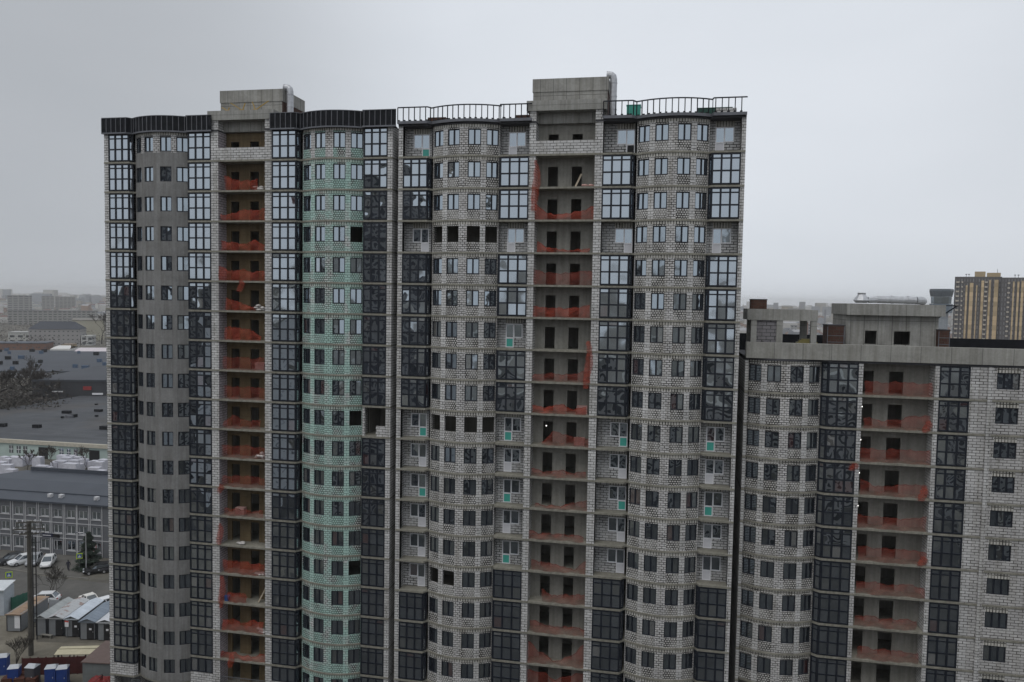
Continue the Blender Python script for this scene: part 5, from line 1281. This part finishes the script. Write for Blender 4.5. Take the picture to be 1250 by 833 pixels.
block('housing_tower', 'wider panel tower, right of the joined pair on the horizon', 'housing tower', 67.5, 92, 398, 362.8, 18, (.29,.28,.265), (.2,.2,.2), dist=1950, group='panel towers on the far left horizon', rows=(7.5,3.0,.95))
# right: brown and yellow tower pair, control tower, distant towers
def ytower(pxl, pxr, pyt, dist, lab, strips, balc):
    A, B = far(pxl,dist), far(pxr,dist); d = B-A; ln = d.length; k = ln/(pxr-pxl); H = zat(pxl,pyt,dist)
    t = thing('residential_tower', lab, 'residential tower', A, math.atan2(d.y,d.x), 'brown and yellow towers on the right')
    b = MB(); b.box(0,ln,0,18,0,H); b.build('wall', [rows_mat('dark_brown_facade',(.085,.08,.08),(.12,.12,.125),1.6,3.0,.55)], t)
    ym = rows_mat('yellow_facade',(.40,.31,.19),(.33,.25,.15),6,3.0,.12)
    for u, v, zt in strips:
        q = MB(); q.box((u-pxl)*k,(v-pxl)*k,-.8,-.01,12,H-zt); q.build('yellow_strip', [ym], t)
    bm_ = MB(); bm_.box(0,1,-.9,-.01,0,1.0); me = bm_.mesh('balcony',[plain('balcony_front',(.42,.38,.32),.7)])
    for u, v in balc:
        z = H-4
        while z > 16: o = obj('balcony', me, t, ((u-pxl)*k,-.0,z)); o.scale.x = (v-u)*k; z -= 3.0
    q = MB(); q.box(ln*.42,ln*.65,3,9,H,H+3.4); q.box(ln*.68,ln*.97,3,9,H,H+2.6); q.build('roof_house', [plain('yellow_render',(.36,.28,.17),.8)], t)
    for u in (.24,.3,.9): q = MB(); q.obox((ln*u,4,H),(ln*u,4,H+1.8 if u < .5 else H+5),.25,.25); q.box(ln*u-.5,ln*u+.5,3.7,4.3,H+1.4,H+1.9); q.build('aerial', [M['stud']], t)
ytower(1164, 1221.6, 338, 580, 'brown residential tower with yellow vertical strips, fully in view', [(1178,1180.3,5.5),(1183,1187.3,4),(1190.8,1192.3,5.5),(1178,1192,4.0) if 0 else (1180.3,1183,0.0) if 0 else (1197,1200.2,2.5),(1206,1208.6,2),(1212.5,1217.5,2)], [(1166,1170),(1172.5,1174.5),(1201,1204.6)])
ytower(1220.9, 1290, 339.0, 577, 'brown residential tower with yellow strips cut by the right edge', [(1235.5,1237.5,2.5),(1241,1243.5,2.5),(1246,1249,2)], [(1229,1232),(1252,1256)])
A = far(1148.5, 450); H = zat(1148,353,450); k = 450/950*1.02
t = thing('control_tower', 'flared grey airport style control tower behind the lower machine room', 'control tower', A, math.atan2(-math.sin(YAW)*0+.28,1)*-1)
b = MB(); b.tube([(0,0,0),(0,0,H-7)], [3.6,3.4], 8); b.build('shaft', [plain('tower_concrete',(.25,.27,.29))], t)
b = MB(); b.tube([(0,0,H-12),(0,0,H-7.5)], [5.2,5.2], 8); b.build('lower_cabin', [plain('tower_bluegrey',(.12,.15,.18),.4)], t)
b = MB(); b.tube([(0,0,H-7.4),(0,0,H-4)], [4.5,4.7], 8); b.build('glazing', [M['winglass']], t)
b = MB(); b.tube([(0,0,H-3.9),(0,0,H-1.0),(0,0,H)], [4.9,5.5,5.3], 8); b.build('upper_cabin', [plain('tower_grey',(.10,.115,.13),.4)], t)
for i, (a_, b_, yb, yt, dd, col, lab) in enumerate(((944,950,381,370,3000,(.25,.25,.27),'slim distant grey tower left on the right-hand skyline'),(954,968,384,374.5,2300,(.34,.29,.22),'distant cream housing slab beside the pale tower'),(962,983,384,377,2250,(.3,.29,.27),'distant wide grey slab below the pale square tower'),(975.5,983,384,369,2350,(.32,.32,.33),'pale square tower, highest on the right-hand skyline'),
        (990.5,1001,384,374.5,3000,(.25,.26,.28),'left block of the distant pair near the machine room'),(1004,1015,384,375,3000,(.25,.26,.28),'right block of the distant pair near the machine room'),(1006.5,1009,392,378.5,1900,(.2,.2,.22),'thin dark distant tower before the block pair'),(966,974,412,398,900,(.3,.3,.3),'pale mid-distance block seen between the roof frame posts'),(981.5,987,412,394,850,(.24,.12,.09),'red-brown mid-distance block seen in the frame opening'),(987,993,412,397,860,(.4,.4,.41),'white mid-distance block beside the red-brown one'))):
    block('distant_block', lab, 'housing block', a_, b_, yb, yt, 16, col, (.2,.2,.2), dist=dd, group='distant blocks on the right skyline', rows=(3.5,3.0,.9))
# city fabric: low houses, woods
rn = random.Random(33); b = MB(); wds = MB()
def sector(lo, hi, n, d0, d1, mb, kind):
    for i in range(n):
        px = rn.uniform(lo, hi); dist = d0*(d1/d0)**rn.random(); q = far(px, dist)
        if kind == 'house':
            sx, sy, h = rn.uniform(8,26), rn.uniform(8,16), rn.choice((5,6,7,8,10,16))*rn.uniform(.8,1.2)*(1.0 if dist < 2500 else 1.4); a = rn.uniform(0,1.57); c, s_ = math.cos(a), math.sin(a)
            P = [Vector((q.x+c*u*sx/2-s_*v*sy/2, q.y+s_*u*sx/2+c*v*sy/2, 0)) for u, v in ((-1,-1),(1,-1),(1,1),(-1,1))]; U = [p_+Vector((0,0,h)) for p_ in P]; k = rn.randrange(5); rk = 5+rn.randrange(3)
            for j in range(4): mb.face([P[j],P[(j+1)%4],U[(j+1)%4],U[j]], k)
            rd = [(U[0]+U[3])/2+Vector((0,0,2.2)), (U[1]+U[2])/2+Vector((0,0,2.2))]
            mb.face([U[0],U[1],rd[1],rd[0]], rk); mb.face([U[2],U[3],rd[0],rd[1]], rk); mb.face([U[1],U[2],rd[1]], k); mb.face([U[3],U[0],rd[0]], k)
        elif kind == 'block':
            sx, sy, h = rn.uniform(18,70), rn.uniform(12,18), rn.choice((15,16,27,28,30,36,48))*rn.uniform(.95,1.05); a = rn.uniform(-.4,.6); c, s_ = math.cos(a), math.sin(a)
            P = [Vector((q.x+c*u*sx/2-s_*v*sy/2, q.y+s_*u*sx/2+c*v*sy/2, 0)) for u, v in ((-1,-1),(1,-1),(1,1),(-1,1))]; U = [p_+Vector((0,0,h)) for p_ in P]; k = rn.choice((0,1,3,4))
            for j in range(4): mb.face([P[j],P[(j+1)%4],U[(j+1)%4],U[j]], k)
            mb.face(U, 6)
        else:
            h = rn.uniform(5,11); r = h*rn.uniform(.35,.6)
            for j in range(16):
                v = Vector((rn.gauss(0,.45)*r, rn.gauss(0,.45)*r, h*rn.uniform(.15,1))); e = Vector((rn.uniform(-1,1),rn.uniform(-1,1),rn.uniform(-.4,1)))*h*.13; f = Vector((rn.uniform(-1,1),rn.uniform(-1,1),rn.uniform(-.3,.6)))*h*.12
                mb.face([q+v, q+v+e, q+v+f], rn.randrange(2))
sector(-60, 150, 300, 1250, 6500, b, 'house'); sector(880, 1300, 900, 480, 7000, b, 'house')
sector(-60, 150, 60, 2600, 6500, b, 'block'); sector(890, 1180, 110, 2900, 7000, b, 'block')
hm = [plain('far_house', c, .9, 0, .1, .02) for c in ((.4,.39,.37),(.3,.28,.25),(.3,.22,.18),(.45,.44,.42),(.25,.26,.28),(.13,.085,.075),(.14,.15,.16),(.3,.3,.31))]
struct(b.build('city', hm), 'stuff')
sector(-60, 150, 1300, 680, 4000, wds, 'tree'); sector(880, 1300, 1500, 450, 5000, wds, 'tree')
sector(-30, 72, 420, 305, 400, wds, 'tree')
struct(wds.build('woods', [plain('far_twigs', (.03,.027,.024), .95, 0, .3, .02), plain('far_branches', (.05,.044,.039), .95, 0, .3, .02)]), 'stuff')

# the finished estate the photograph is taken from: the glazing mirrors it
def mirrored(lab, x0, x1, y, top, wall, win, rows):
    op = thing('opposite_building', lab, 'residential building', (x0, y, 0))
    b = MB(); b.box(0, x1-x0, -16, 0, 0, top, 0); b.build('wall', [rows_mat('opposite_facade', wall, win, *rows)], op)
    b = MB(); b.box(-.4, x1-x0+.4, -16.4, .4, top, top+1.2); b.build('roof', [M['concfine']], op)
mirrored('tall dark tower mirrored in the bays left of the joint between the two sections', -74, -56, -90, 68, (.22,.21,.205), (.02,.022,.03), (4.2,3.0,.6))
mirrored('long grey block mirrored in the bays of the open-studded section', -45, 46, -96, 27, (.34,.32,.3), (.02,.022,.025), (5.2,3.0,.75))
mirrored('long dark block mirrored in the lower bays at the far left of the building', -190, -107, -92, 45, (.17,.165,.16), (.02,.02,.025), (4.2,3.0,.6))
mirrored('tall grey tower mirrored in the bays of the lower right building', 58, 122, -84, 62, (.25,.24,.23), (.02,.02,.025), (5.2,3.0,.7))  # unseen tower, added to cut sky light on the lower floors
mirrored('low white block mirrored in the bays left of the green bow', -104, -76, -90, 40, (.6,.6,.6), (.25,.26,.28), (3.2,3.0,1.1))

# ------------------------------------------------------------------ haze
hz_, nt, p = newmat('haze'); nt.nodes.remove(p); v = N(nt, 'ShaderNodeVolumePrincipled'); v.inputs['Density'].default_value = .00013; v.inputs['Color'].default_value = (1,1,1,1); v.inputs['Anisotropy'].default_value = .1
L(nt, v.outputs[0], nt.nodes['Material Output'].inputs['Volume'])
b = MB(); b.box(-9200, 9200, -9200, 9200, -1, 84); struct(b.build('haze', [hz_]), 'stuff')
